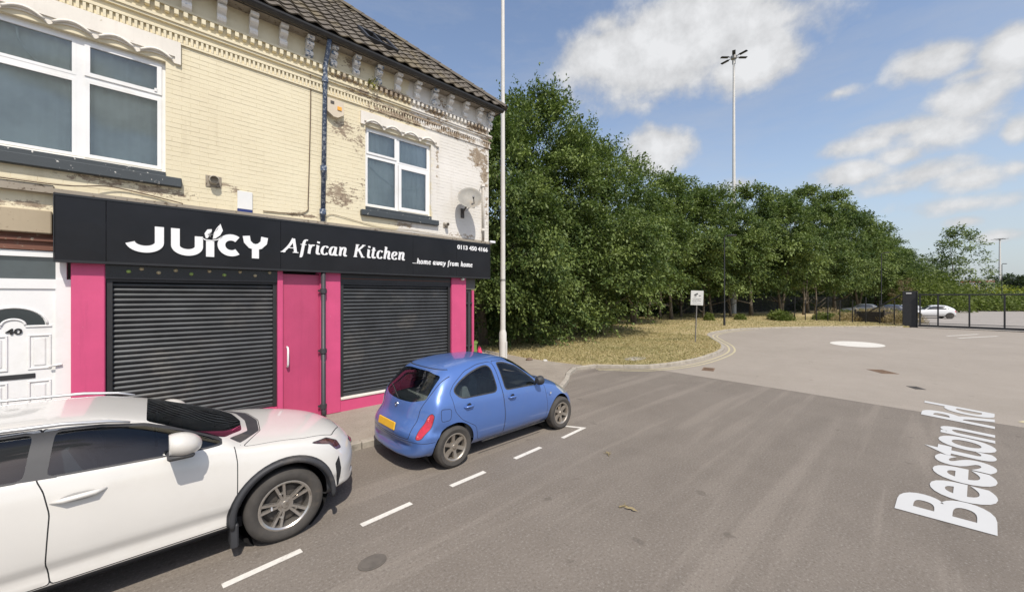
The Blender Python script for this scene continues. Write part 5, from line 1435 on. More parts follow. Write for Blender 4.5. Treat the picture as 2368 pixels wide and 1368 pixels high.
MB().prism([(-.78, .7), (-.84, .98), (-.74, 1.04), (-.36, 1.02), (-.3, .7)], 'y', -.78, .78).build('dashboard', M_blk, suv, smooth=30)
MB().lathe([(.175, -.014), (.19, 0), (.175, .014), (.163, 0)], (0, 0, 0), 'x', 28, closed=True).build('steering_wheel', M_blk, suv).location = (-.95, .38, 1.02)
for s in (-1, 1):
    # flared lip of the wheel arch and mud flap
    for (ax_, az_) in (AF, AR):
        pts = [(ax_ + .445 * math.cos(a), s * .928, az_ + .44 * math.sin(a)) for a in [R_(-8 + 196 * i / 30) for i in range(31)]]
        MB().tube(pts, [.016] + [.026] * 29 + [.016], 8).build('arch_lip', M_blk, suv, smooth=True)
        MB().cbox(ax_ - .455, ax_ - .395, min(s * .93, s * .72), max(s * .93, s * .72), .12, .34, .012).build('mud_flap', M_blk, suv)
    MB().tube([(-1.12, s * .62, 1.37), (-1.25, s * .64, 1.41), (-1.5, s * .65, 1.445), (-2.1, s * .65, 1.465), (-2.8, s * .64, 1.435), (-2.95, s * .63, 1.39)], [.008, .014, .015, .015, .014, .008], 8).build('roof_rail', simple('silver_rail', (.62, .62, .62), .3, .6), suv, smooth=True)
    # mirror
    m_ = empty('wing_mirror', (-.80, s * (1.02 if s < 0 else .97), 1.215 if s < 0 else 1.10), parent=suv)
    bmx = bmesh.new(); bmesh.ops.create_uvsphere(bmx, u_segments=24, v_segments=14, radius=1)
    mb = MB(); 
    for v in bmx.verts:
        c = v.co; x = c.x * .135 if c.x > 0 else max(c.x, -.55) * .15
        v.co = Vector((x * 1.0 , c.y * .135, c.z * (.095 + .012 * c.y * s) - .02 * c.x))
    mb.v = [tuple(v.co) for v in bmx.verts]; mb.f = [tuple(v.index for v in f.verts) for f in bmx.faces]; mb.mi = [0] * len(mb.f); bmx.free()
    mb.build('mirror_cap', P_w, m_, smooth=60)
    MB().cbox(-.095, .08, -.10, .10, -.105, -.065, .015).cbox(-.02, .06, -s*.17 - .05, -s*.17 + .07, -.16, -.09, .015).build('mirror_base', M_blk, m_, smooth=40)
    # handles
    for hx in (-1.38, -2.30):
        hz = .945 if hx > -2 else .965
        MB().tube([(hx - .15, s * .908, hz - .012), (hx - .08, s * .945, hz), (hx + .08, s * .945, hz + .008), (hx + .14, s * .908, hz + .010)], [.006, .019, .019, .006], 10).build('door_handle', P_w, suv, smooth=True)
        mb = MB(); mb.prism([(hx + .105 * math.cos(t), hz + .032 * math.sin(t)) for t in [2*math.pi*i/20 for i in range(20)]], 'y', s * .921 - .002, s * .921 + .002); mb.build('handle_cup', simple('shaded_cup', (.40, .39, .37), .4), suv)  # flat disc; shade inside the cup is put into its grey
MB().tube([(-.5, -.15, 1.075), (-.45, .2, 1.09), (-.50, .55, 1.08)], .009, 6).build('wiper', M_blk, suv)
MB().tube([(.905, -.0, .60), (.90, .16, .60), (.86, .3, .605)], .012, 8).tube([(.905, 0, .60), (.90, -.16, .60), (.86, -.3, .605)], .012, 8).build('grille_bar', simple('chrome', (.7, .7, .7), .15, 1.), suv)
# ------------------------------------------------------------------ trees and planting
def leaf_material(name, dark, light, trans=.25):
    m = bpy.data.materials.new(name); m.use_nodes = True; nt = m.node_tree; b = nt.nodes['Principled BSDF']; out = nt.nodes['Material Output']
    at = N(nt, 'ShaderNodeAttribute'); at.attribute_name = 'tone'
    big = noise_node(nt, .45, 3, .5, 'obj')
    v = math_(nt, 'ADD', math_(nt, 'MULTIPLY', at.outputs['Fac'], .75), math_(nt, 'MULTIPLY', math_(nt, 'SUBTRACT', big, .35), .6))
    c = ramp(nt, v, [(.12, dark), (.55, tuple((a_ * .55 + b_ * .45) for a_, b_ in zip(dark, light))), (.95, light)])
    nt.links.new(c, b.inputs['Base Color']); b.inputs['Roughness'].default_value = .55; b.inputs['Specular IOR Level'].default_value = .3
    t = N(nt, 'ShaderNodeBsdfTranslucent'); tc = mixc(nt, .5, c, (.16, .26, .03)); nt.links.new(tc, t.inputs[0])
    mx = N(nt, 'ShaderNodeMixShader'); mx.inputs[0].default_value = trans
    nt.links.new(b.outputs[0], mx.inputs[1]); nt.links.new(t.outputs[0], mx.inputs[2]); nt.links.new(mx.outputs[0], out.inputs['Surface'])
    return m
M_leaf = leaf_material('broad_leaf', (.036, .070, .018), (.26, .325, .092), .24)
M_leaf2 = leaf_material('pale_leaf', (.10, .14, .05), (.28, .34, .14))
M_leaf3 = leaf_material('far_dark_leaf', (.030, .045, .022), (.06, .08, .035))  # dark leaf colour; undergrowth carries the shade of the wood in it
M_weed = leaf_material('weed_green', (.07, .10, .02), (.20, .24, .05))
M_yell = leaf_material('yellow_flowering', (.20, .24, .03), (.42, .42, .05))
M_straw = leaf_material('straw', (.22, .17, .08), (.46, .36, .18), .1)
M_redtw = leaf_material('reddish_twigs', (.12, .10, .05), (.26, .17, .10), .1)
M_bark = simple('tree_bark', (.15, .125, .095), .95, var=.35, scale=6, bmp=.6)

def leaves_obj(name, pos, dirs, nrm, size, tone, mat, parent=None, aspect=.55):
    """many small leaf blades; each is a kinked kite of two triangles"""
    n = len(pos); s = size[:, None]
    d = dirs / np.linalg.norm(dirs, axis=1, keepdims=True)
    w = np.cross(d, nrm); w /= (np.linalg.norm(w, axis=1, keepdims=True) + 1e-9)
    nn = np.cross(w, d)
    V = np.empty((n, 4, 3), 'f')
    V[:, 0] = pos; V[:, 1] = pos + d * s * .45 + w * s * aspect * .5 + nn * s * .05
    V[:, 2] = pos + d * s - nn * s * .12; V[:, 3] = pos + d * s * .45 - w * s * aspect * .5 + nn * s * .05
    me = bpy.data.meshes.new(name); me.vertices.add(n * 4); me.vertices.foreach_set('co', V.ravel())
    me.loops.add(n * 4); me.loops.foreach_set('vertex_index', np.arange(n * 4, dtype='i'))
    me.polygons.add(n); me.polygons.foreach_set('loop_start', np.arange(0, n * 4, 4, dtype='i'))
    a = me.attributes.new('tone', 'FLOAT', 'POINT'); a.data.foreach_set('value', np.repeat(tone.astype('f'), 4))
    me.materials.append(mat); me.update(calc_edges=True)
    o = bpy.data.objects.new(name, me); COL.objects.link(o)
    if parent: o.parent = parent
    return o

def crown(seed, H, R, zb, boughs, twigs, per, leaf, spiky=1., base_w=.55, asym=None, fill=.25, sparse=False):
    rg = np.random.default_rng(seed); P = []; Dr = []; Nn = []; S = []; T = []
    lob = rg.uniform(0, 6.28, 4)
    for b in range(boughs):
        inner = rg.random() < fill
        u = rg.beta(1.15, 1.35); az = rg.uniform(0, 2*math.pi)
        env = np.interp(u, [0, .12, .32, .55, .75, .9, 1.0], [base_w, .82, 1.0, .93, .70, .40, .10])
        env *= 1 + .12 * math.sin(2*az + lob[0]) + .10 * math.sin(3*az + lob[1] + 5*u) + .08 * math.sin(5*az + lob[2] - 7*u)
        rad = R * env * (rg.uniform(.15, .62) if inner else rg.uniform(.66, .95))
        c = np.array([rad * math.cos(az), rad * math.sin(az), zb + u * (H - zb) * .93])
        out = np.array([math.cos(az), math.sin(az), -.22 + 1.5 * u**1.6]); out /= np.linalg.norm(out)
        sz = R * rg.uniform(.20, .34) * (1 - .35 * u)
        tone_b = rg.uniform(.10, .75) * (.55 if inner else 1)  # inner boughs darker: shade inside the crown put into leaf tone
        for t in range(twigs):
            o = c + rg.normal(0, 1, 3) * np.array([sz * .42, sz * .42, sz * .13])
            d = out * 1. + rg.normal(0, .55, 3) * np.array([1, 1, .55]); d /= np.linalg.norm(d)
            if u > .72 and rg.random() < .5 * spiky: d = np.array([d[0]*.45, d[1]*.45, 1.]); d /= np.linalg.norm(d)
            L = sz * rg.uniform(.5, 1.25) * (1.35 if (u > .7 and spiky > .5) else 1)
            k = max(4, int(per * rg.uniform(.6, 1.3))); tt = rg.random(k)
            droop = np.array([0, 0, -1.]) * (tt[:, None]**2) * L * (.28 if u < .7 else .05)
            p = o + d * (tt[:, None] * L) + droop + rg.normal(0, 1, (k, 3)) * (leaf * .75) * (1.25 - tt[:, None])
            ld = d + rg.normal(0, .75, (k, 3)) + np.array([0, 0, -.35]); nr = np.array([0, 0, 1.]) + out * .35 + rg.normal(0, .5, (k, 3))
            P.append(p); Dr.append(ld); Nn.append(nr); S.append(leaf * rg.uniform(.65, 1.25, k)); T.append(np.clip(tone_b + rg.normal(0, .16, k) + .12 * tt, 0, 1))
    return [np.concatenate(a) for a in (P, Dr, Nn, S, T)]

def trunk_mb(seed, H, r, zb, R, multi=1):
    rr = random.Random(seed); mb = MB()
    for q in range(multi):
        x = y = 0; pts = [(0, 0, -.1)]; lean = (rr.uniform(-.09, .09) + (q - (multi-1)/2) * .12, rr.uniform(-.1, .1)); n = 9
        rs = [r * 1.35]
        for i in range(1, n + 1):
            t = i / n; x += lean[0] * H * .8 / n + rr.uniform(-.05, .05); y += lean[1] * H * .8 / n + rr.uniform(-.05, .05)
            pts.append((x, y, t * H * .82)); rs.append(max(.015, r * (1 - t * .92)))
        mb.tube(pts, rs, 9)
        for k in range(8):
            t = .14 + .75 * k / 8; i = int(t * n); a = rr.uniform(0, 6.28); L = R * .75 * (1 - t * .5); p = Vector(pts[i]); e = p + Vector((math.cos(a) * L, math.sin(a) * L, L * rr.uniform(.35, .9)))
            m = p.lerp(e, .5) + Vector((0, 0, -.1 * L))
            mb.tube([p, m, e], [rs[i] * .5, rs[i] * .33, .015], 6)
    return mb
TREEV = {}
def tree(px, Z, H, variant, label, group=None, name='broadleaf_tree', s=1., rz=None):
    x = Z * math.cos(AZ) + (px - CX) / FPX * Z * math.sin(AZ); y = Z * math.sin(AZ) - (px - CX) / FPX * Z * math.cos(AZ)
    return tree_at(x, y, H, variant, label, group, name, s, rz)
def tree_at(x, y, H, variant, label, group=None, name='broadleaf_tree', s=1., rz=None):
    sd, H0, R, zb, bo, tw, pe, lf, kw, mat, tr, multi = VAR[variant]
    e = empty(name, (x, y, .09), rz if rz is not None else random.Random(int(x * 31 + y)).uniform(0, 6.28))
    sc_ = H / H0
    if variant not in TREEV:
        a = crown(sd, H0, R, zb, bo, tw, pe, lf, **kw)
        c = leaves_obj('crown', *a[:3], a[3], a[4], mat); t = trunk_mb(sd, H0, tr, zb, R, multi).build('trunk', M_bark, smooth=True)
        TREEV[variant] = (c.data, t.data); bpy.data.objects.remove(c); bpy.data.objects.remove(t)
    c, t = TREEV[variant]
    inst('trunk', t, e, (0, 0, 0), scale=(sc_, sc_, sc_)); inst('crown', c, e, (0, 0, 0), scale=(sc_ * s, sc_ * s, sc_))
    tag(e, label, 'tree', group); return e
VAR = {
 'near': (1, 12.6, 4.0, .5, 330, 17, 19, .15, dict(spiky=1., base_w=.72, fill=.12), M_leaf, .2, 1),
 'near2': (2, 11, 4.1, 1.5, 240, 16, 18, .165, dict(spiky=.9, base_w=.66, fill=.12), M_leaf, .17, 2),
 'mid': (3, 14, 4.7, 3.0, 150, 16, 17, .25, dict(spiky=.5, base_w=.62, fill=.12), M_leaf, .17, 1),
 'mid2': (4, 14, 4.5, 3.3, 140, 16, 17, .25, dict(spiky=.7, base_w=.55, fill=.12), M_leaf, .16, 2),
 'mid3': (5, 14, 4.6, 2.8, 150, 16, 17, .25, dict(spiky=.25, base_w=.66, fill=.12), M_leaf, .15, 1),
 'back': (6, 12, 4.8, .8, 150, 10, 9, .42, dict(spiky=.4, base_w=.8, fill=.3), M_leaf, .15, 1),
 'lone': (7, 14, 4.6, 2.2, 70, 9, 11, .36, dict(spiky=.8, base_w=.75, fill=.25), M_leaf2, .14, 1),
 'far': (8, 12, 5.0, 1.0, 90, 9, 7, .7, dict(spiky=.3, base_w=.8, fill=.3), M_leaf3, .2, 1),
}
def top(Z, y): return CAM_H + (CY - y) / FPX * Z
def tr_(px, Z, ytop, v, label, grp='trees along the verge', s=1.): return tree(px, Z, top(Z, ytop), v, label, grp, s=s)
tr_(1120, 18.5, 262, 'near2', 'leafy tree just behind the shop corner, low branches reaching the ground', s=.9)
tr_(1238, 21.8, 200, 'near', 'tallest tree beside the white lamp column, feathery upright top and skirt to the grass')
tr_(1345, 25.5, 312, 'near2', 'tree right of the tallest one, its crown overhanging the dry lawn', s=1.05)
tr_(1465, 33, 366, 'mid2', 'spiky-topped tree left of the CCTV notice', s=.95)
tr_(1552, 39, 402, 'mid', 'rounded tree above and left of the CCTV notice')
tr_(1645, 43, 428, 'mid3', 'tree directly behind the nearest black lamp post')
tr_(1738, 46, 422, 'mid', 'broad tree right of the nearest black lamp post, pale forked trunk')
tr_(1806, 50, 446, 'mid2', 'tree between the high mast and the tall square-topped tree', s=.95)
tr_(1868, 53, 428, 'mid3', 'tall square-topped tree above the thin black fence posts', s=.85)
tr_(1930, 59, 438, 'mid', 'tall rounded tree left of the dark planter', s=.95)
tr_(1985, 67, 492, 'mid2', 'sloping row tree standing behind the dark planter')
tr_(2024, 76, 524, 'mid3', 'tree behind the farther black lamp post')
tr_(2060, 85, 552, 'mid', 'small looking far tree near the end of the row')
tr_(2088, 94, 578, 'mid3', 'last dark tree at the far end of the row')
tree(2216, 75, top(75, 522), 'lone', 'lone pale green tree with open crown beyond the black gate', name='pale_tree')
tr_(2140, 105, 596, 'mid2', 'greyish tree left of the lone pale tree', None, 1.2)
tree(2180, 95, 6.5, 'lone', 'low pale bush-like tree under the lone open-crowned tree', name='pale_tree', s=1.3)
# trees further into the wood that close the gaps
rr = random.Random(4)
for i in range(26):
    x = 14 + i * 4.1; y = 27 + rr.uniform(-2.5, 2.5) - .02 * x
    tree_at(x, y, rr.uniform(10.5, 12.0) if x > 24 else 9.5, 'back', 'dark tree in the second rank of the wood behind the palisade fence', 'second rank of the wood', s=1.05)
for i in range(12):
    x = 18 + i * 8.5; tree_at(x, 37 + rr.uniform(-2, 2), rr.uniform(11, 12.5), 'back', 'dark tree deep in the wood, hardly seen between the others', 'deep rank of the wood', s=1.3)
tree(2330, 200, top(200, 634), 'far', 'dark far tree at the right edge of the horizon', 'far dark trees on the horizon', s=1.3)
tree(2365, 190, top(190, 638), 'far', 'dark far tree cut by the right edge of the picture', 'far dark trees on the horizon', s=1.3)
tree(2297, 210, top(210, 640), 'far', 'dark far tree left of its neighbours on the horizon', 'far dark trees on the horizon', s=1.3)
tree(2400, 195, top(195, 636), 'far', 'dark far tree beyond the right edge', 'far dark trees on the horizon', s=1.6)

def leaf_mass(name, pts, R, H, n, leaf, mat, label, cat=None, kind='stuff', seed=1, upright=0., zb=0.1, parent=None):
    """low growth scattered in mounds round the given points"""
    rg = np.random.default_rng(seed); k = len(pts); idx = rg.integers(0, k, n); C_ = np.array(pts, float)[idx]
    hh = np.array([rg.uniform(.6, 1.15) for _ in range(k)])[idx] * H
    a = rg.uniform(0, 6.283, n); r = np.sqrt(rg.random(n)) * R; z = rg.random(n)**.8 * hh * np.sqrt(np.clip(1 - (r / R)**2, .05, 1))
    P = np.stack([C_[:, 0] + r*np.cos(a), C_[:, 1] + r*np.sin(a), zb + z], 1)
    d = np.stack([np.cos(a)*.7, np.sin(a)*.7, np.full(n, .1 + upright)], 1) + rg.normal(0, .5, (n, 3)); nr = np.array([0, 0, 1.]) + rg.normal(0, .6, (n, 3))
    tone = np.clip(rg.normal(.5, .2, n) + np.array([rg.uniform(-.25, .25) for _ in range(k)])[idx], 0, 1)
    o = leaves_obj(name, P, d, nr, leaf * rg.uniform(.6, 1.3, n), tone, mat, parent, aspect=.5 if upright < 1 else .12)
    tag(o, label, cat, kind=kind); return o
def pw(px, Z, z=0): return (Z * math.cos(AZ) + (px - CX) / FPX * Z * math.sin(AZ), Z * math.sin(AZ) - (px - CX) / FPX * Z * math.cos(AZ))
for i, (px, Z, H) in enumerate([(1850, 80, 11), (1905, 92, 11), (1950, 104, 12), (1992, 118, 12), (2030, 130, 12), (2062, 142, 12), (2092, 155, 12), (1880, 120, 12), (1970, 140, 12)]):
    tree(px, Z, H, 'back', 'dark tree behind the right-hand end of the row', 'trees behind the end of the row', s=1.3)
rr = random.Random(9)
leaf_mass('undergrowth', [pw(px, 66 + (px - 1840) * .1 + rr.uniform(-4, 4)) for px in range(1800, 2110, 8)], 3.0, 3.3, 14000, .42, M_leaf3, 'undergrowth added at the right-hand end of the wood, coloured dark for its shade', seed=12)
leaf_mass('undergrowth', [(14 + i * 1.6, 25.5 + rr.uniform(-1, 2)) for i in range(70)], 1.8, 2.3, 26000, .30, M_leaf3, 'undergrowth behind the palisade fence, coloured dark for the shade of the wood', seed=2)
leaf_mass('hedge', [pw(px, 66 + rr.uniform(-3, 3)) for px in range(2170, 2560, 9)], 3.2, 2.3, 26000, .42, M_weed, 'rough green scrub bank behind the car park', seed=3)
leaf_mass('hedge', [pw(px, 96 + rr.uniform(-3, 3)) for px in range(2190, 2560, 8)], 4.5, 4.9, 16000, .7, M_yell, 'bank of yellow-green flowering scrub in the distance', seed=4)
leaf_mass('hedge', [pw(px, 84 + rr.uniform(-3, 3)) for px in range(2230, 2560, 22)], 3.0, 4.0, 6000, .6, M_weed, 'dark green bushes in front of the yellow bank', seed=14)
leaf_mass('scrub', [pw(px, Z) for px, Z in ((2110, 72), (2135, 68), (2155, 74), (2175, 66), (2125, 80), (2195, 72), (2150, 60))], 4.5, 6.5, 22000, .42, M_weed, 'green and rusty scrub left of the gate post', seed=5)
leaf_mass('weeds', [pw(px, Z) for px, Z in ((1958, 36), (1975, 37), (1940, 38), (1990, 38), (1915, 39), (2075, 33), (2092, 32), (2060, 34), (2102, 31.5))], 1.1, 1.15, 9000, .22, M_straw, 'dry straw-coloured weeds round the planter', seed=6, upright=1.2)
leaf_mass('weeds', [pw(px, Z) for px, Z in ((1930, 38), (1955, 39), (1812, 37), (1800, 38), (2000, 40), (2085, 36), (2065, 38), (1905, 38))], .9, .95, 6000, .2, M_weed, 'low green weeds between the fence posts and the planter', seed=7)
for i, (px, Z, R, H, lb) in enumerate([(1640, 37, .45, 1.0, 'tuft of green weeds right of the CCTV notice'), (1712, 38, .5, .6, 'low green weeds left of the forked trunk'), (1808, 36.5, .55, .65, 'round low green weed clump under the trees'), (1405, 32, .7, 1.0, 'weeds at the foot of a thin trunk on the lawn edge')]):
    leaf_mass('weed_clump', [pw(px, Z)], R, H, 600, .15, M_weed, lb, 'weeds', None, seed=20 + i)
for i, (px, Z, H, v) in enumerate([(1405, 33, 7, 0), (1527, 40, 7, 0), (1500, 41, 7.5, 1), (1690, 44, 7, 0), (1858, 48, 7, 1), (1886, 50, 7, 0), (1627, 41, 7, 0), (1575, 43, 7, 1)]):
    x, y = pw(px, Z); o = trunk_mb(40 + i, H, .13, 2, 1.6, 1 + v).build('bare_trunk', M_bark, smooth=True, loc=(x, y, .09))
    tag(o, ['thin bare trunk nearest the overhanging crown', 'thin trunk at the fence right of the overhanging crown', 'forked trunk in the gap left of the CCTV notice', 'trunk just right of the nearest black lamp post', 'leaning twin trunks under the square-topped tree', 'thin upright trunk right of the leaning twins', 'thin trunk behind the CCTV notice', 'slender forked trunk near the CCTV notice'][i], 'trunk', 'bare trunks in the shade of the wood')
x, y = pw(2092, 60); e = empty('reddish_sapling', (x, y, .05)); tag(e, 'bare reddish sapling left of the gate post', 'tree')
a = crown(31, 5.2, 1.5, 1.0, 50, 6, 7, .22, spiky=1, base_w=.5); leaves_obj('crown', *a[:3], a[3], a[4], M_redtw, e, .25); trunk_mb(31, 5.2, .07, 1, 1.2, 3).build('trunk', M_bark, e, smooth=True)

# dry grass on the verge
def pts_in(poly, n, rg):
    P = np.array(poly); lo, hi = P.min(0), P.max(0); out = []
    while len(out) < n:
        q = rg.uniform(lo, hi, (n, 2)); c = np.zeros(n, bool); j = len(P) - 1
        for i in range(len(P)):
            a, b = P[i], P[j]; cond = ((a[1] > q[:, 1]) != (b[1] > q[:, 1])) & (q[:, 0] < (b[0]-a[0])*(q[:, 1]-a[1])/(b[1]-a[1] + 1e-12) + a[0]); c ^= cond; j = i
        out += list(q[c])
    return np.array(out[:n])
rg = np.random.default_rng(12)
lawn = [(p.x, p.y) for p in offset_curve(KC, .2)[iso:]] + [(47, 3), (60, 14), (50, 25), (20, 25), (9.7, 17), (10.65, 13), (10.4, 10.2), (10.6, 8.8)]
Q1 = pts_in(lawn, 60000, rg); near = [(p.x, p.y) for p in offset_curve(KC, .16)[iso:] if p.x < 24] + [(24, 16), (14, 17), (9.7, 17), (10.65, 13), (10.38, 10.2), (10.58, 8.75)]
Q2 = pts_in(near, 60000, rg); Q = np.concatenate([Q1, Q2]); n = len(Q)
hh = np.concatenate([rg.uniform(.05, .13, len(Q1)), rg.uniform(.035, .085, len(Q2))])
pt = .5 + .5 * np.sin(Q[:, 0] * .9 + 1.7 * np.sin(Q[:, 1] * .7)) * np.cos(Q[:, 1] * 1.1 + Q[:, 0] * .35)
tone = np.clip(.35 + .4 * pt + rg.normal(0, .12, n), 0, 1)
d = np.stack([rg.normal(0, 1.1, n), rg.normal(0, 1.1, n), np.ones(n)], 1)
M_gblade = leaf_material('dry_grass_blade', (.36, .33, .15), (.62, .50, .28), .3)
o = leaves_obj('grass', np.column_stack([Q, np.full(n, .09)]), d, rg.normal(0, 1, (n, 3)), hh, tone, M_gblade, aspect=.35); tag(o, 'short sunburnt grass over the verge', kind='stuff')
# ------------------------------------------------------------------ posts, fences, gate, far things
M_lampw = simple('white_column_paint', (.66, .64, .60), .45, var=.08, scale=2, src='pos')
M_lampb = simple('black_column_paint', (.022, .022, .024), .5, var=.15)
M_galv = simple('galvanised', (.34, .33, .31), .55, .5, var=.15, scale=4)
M_fence = simple('dark_palisade_paint', (.030, .031, .033), .6, var=.2)
lc = empty('lamp_column', (8.49, 9.55, .1)); tag(lc, 'tall white lamp column on the pavement beside the shop corner', 'lamp post')
MB().lathe([(.125, 0), (.125, .8), (.122, 1.12), (.09, 1.22), (.088, 1.24)], n=24).build('base', M_lampw, lc, smooth=40)
MB().lathe([(.088, 1.2), (.080, 4), (.066, 9), (.055, 14), (.05, 14.4)], n=24).build('shaft', M_lampw, lc, smooth=True)
MB().cbox(-.06, .06, -.135, -.12, .25, .85, .005).build('door', M_lampw, lc).rotation_euler[2] = R_(20)
MB().tube([(0, 0, 14.3), (-.1, -.5, 14.6), (-.2, -1.6, 14.8)], .04, 10).build('arm', M_lampw, lc, smooth=True)
MB().cbox(-.35, -.05, -2.3, -1.5, 14.74, 14.88, .03).build('lantern', M_galv, lc)
MB().lathe([(.0885, 2.85), (.091, 2.86), (.091, 2.9), (.0885, 2.91)], n=20).build('band', M_galv, lc)

def black_lamp(px, Z, ytop, label, rz=0., grp='black street lamps'):
    x, y = pw(px, Z); H = top(Z, ytop) - .1; e = empty('street_lamp', (x, y, .1), rz); tag(e, label, 'street lamp', grp)
    MB().lathe([(.085, 0), (.085, 1.1), (.055, 1.25), (.045, H - .1)], n=14).build('post', M_lampb, e, smooth=40)
    MB().tube([(0, 0, H - .12), (.12, 0, H), (.3, 0, H + .02)], .03, 8).build('bracket', M_lampb, e)
    MB().cbox(.2, .85, -.13, .13, H - .02, H + .09, .03).build('lantern', M_lampb, e, smooth=40)
black_lamp(1675, 30.7, 546, 'nearest black street lamp standing on the grass right of the CCTV notice', R_(-60))
black_lamp(2038, 50, 585, 'farther black street lamp against the trees above the planter', R_(-60))
black_lamp(2317, 70, 610, 'far dark street lamp beyond the gate at the right', R_(-40))

# high mast with six floodlights
def mast(px, Z, ytop, label, rad, n=6, w=.16):
    x, y = pw(px, Z); H = top(Z, ytop); e = empty('floodlight_mast', (x, y, 0)); tag(e, label, 'mast', 'floodlight masts')
    MB().lathe([(w * 2, 0), (w * 1.3, H * .5), (w * .8, H - .2)], n=14).build('shaft', M_lampw, e, smooth=True)
    MB().lathe([(w * .9, H - .3), (w * 2.2, H - .15), (w * 2.2, H + .25), (w, H + .35), (.001, H + .4)], n=14).build('head_frame', M_galv, e)
    for i in range(n):
        a = i * 2 * math.pi / n + .3; c, s = math.cos(a), math.sin(a)
        f = MB(); f.tube([(0, 0, H + .05), (rad * .5, 0, H + .1)], .05, 6); f.cbox(rad * .42, rad, -.20, .20, H + .0, H + .11, .03)
        o = f.build('floodlight', M_lampb, e); o.rotation_euler = (0, 0, a)
mast(1697, 52, 134, 'very tall white mast with six floodlights rising behind the trees', 1.75)
mast(2312, 200, 553, 'faint distant floodlight mast at the far right', 3.0, 6, .35)

# CCTV notice
sx_, sy_ = 20.26, 8.01
cs = empty('cctv_notice', (sx_, sy_, .1), 0); tag(cs, 'white CCTV notice on a leaning grey pole at the kerb', 'sign')
face = math.atan2(-sy_, -sx_) + R_(90)
cs.rotation_euler = (0, R_(2.0), face)
MB().tube([(0, 0, -.1), (0, 0, 2.62)], .03, 10).build('pole', simple('grey_pole', (.20, .19, .18), .6, .2), cs)
MB().cbox(-.29, .29, -.05, -.035, 1.88, 2.62, .01).build('plate', M_white_s, cs)
ink = simple('notice_ink', (.05, .05, .05), .5); ink2 = simple('notice_grey_ink', (.30, .30, .30), .5)
mb = MB(); mb.prism([(-.14, 2.42), (.02, 2.50), (.05, 2.44), (-.11, 2.36)], 'y', -.0535, -.051).prism([(-.06, 2.37), (-.02, 2.39), (-.04, 2.31), (-.14, 2.31), (-.14, 2.33), (-.07, 2.33)], 'y', -.0535, -.051); mb.build('camera_symbol', ink, cs)
MB().prism([(.08, 2.40), (.17, 2.40), (.17, 2.33), (.08, 2.33)], 'y', -.0535, -.051).build('symbol_mark', ink2, cs)
me = text_mesh('CCTV', .14, .004, .001); c = fit(me, -.20, .20, 2.05, 2.15); setco(me, np.stack([c[:, 0], -.053 - c[:, 2], c[:, 1]], 1)); me.materials.append(ink2); inst('notice_text', me, cs, (0, 0, 0))
MB().box(-.20, .20, -.0535, -.051, 2.20, 2.225).box(-.20, .20, -.0535, -.051, 1.96, 1.975).build('small_print', ink2, cs)

# palisade fence behind the trees
FP = [Vector((*pw(px, Z), 0)) for px, Z in ((1150, 29), (1240, 35.5), (1350, 41.5), (1470, 47.5), (1660, 53.5), (1800, 57.5), (1900, 62), (1965, 68))]
pf = empty('palisade_fence', (FP[0].x, FP[0].y, .09)); tag(pf, 'long dark palisade fence in the shade behind the trees', 'fence')
ob = MB().prism([(-.033, 0), (.033, 0), (.033, 2.2), (.0, 2.38), (-.033, 2.2)], 'y', -.006, .006).build('pale', M_fence); pme = ob.data; bpy.data.objects.remove(ob)
ob = MB().box(-.04, .04, .05, .13, 0, 2.3).build('fence_post', M_fence); fme = ob.data; bpy.data.objects.remove(ob)
pst = MB(); npale = 0
for A_, B_ in zip(FP, FP[1:]):
    dv = B_ - A_; L_ = dv.length; an = math.atan2(dv.y, dv.x); t_ = dv.normalized()
    for i in range(int(L_ / .155)):
        p_ = A_ - FP[0] + t_ * (i * .155)
        if npale < 300: inst('pale', pme, pf, (p_.x, p_.y, rb.uniform(-.01, .01)), (0, 0, an))
        else: pst.add([(p_.x + t_.x * a_, p_.y + t_.y * a_, z_) for a_, z_ in ((-.033, 0), (.033, 0), (.033, 2.2), (0, 2.38), (-.033, 2.2))], [(0, 1, 2, 3, 4)])
        if i % 18 == 0: inst('fence_post', fme, pf, (p_.x, p_.y, 0), (0, 0, an))
        npale += 1
    for z in (.35, 1.95):
        o = MB().box(0, L_, .01, .05, z, z + .05).build('rail', M_fence, pf, loc=tuple(A_ - FP[0])); o.rotation_euler[2] = an
o = pst.build('pales_far', M_fence, pf, recalc=False); o['kind'] = 'stuff'
bk = []
for A_, B_ in zip(FP, FP[1:]):
    nn = Vector((-(B_ - A_).y, (B_ - A_).x, 0)).normalized()
    for i in range(12):
        q = A_.lerp(B_, i / 12) + nn * rb.uniform(1.6, 3.5); bk.append((q.x, q.y))
leaf_mass('undergrowth', bk, 1.7, 3.4, 30000, .30, M_leaf3, 'dense undergrowth added close behind the palisade fence, coloured dark as shade', seed=41)  # dark band added so the ground under the trees reads shaded

# thin black post and mesh fence from the gate towards the trees
mf = empty('mesh_fence', (*pw(2104, 31), .09)); tag(mf, 'thin see-through black fence of slender posts left of the gate', 'fence')
A = Vector((*pw(2104, 31), 0)); B = Vector((*pw(1838, 38.5), 0)); Dv = B - A; Ln = Dv.length; mf.rotation_euler = (0, 0, math.atan2(Dv.y, Dv.x))
n = 9
for i in range(n + 1): MB().box(-.03, .03, -.03, .03, 0, 2.0 + (.25 if i % 3 == 0 else 0)).build('fence_post', M_lampb, mf, loc=(i * Ln / n, 0, 0))
for z in (.12, .95, 1.9): MB().tube([(0, 0, z), (Ln, 0, z)], .008, 5).build('rail', M_lampb, mf)
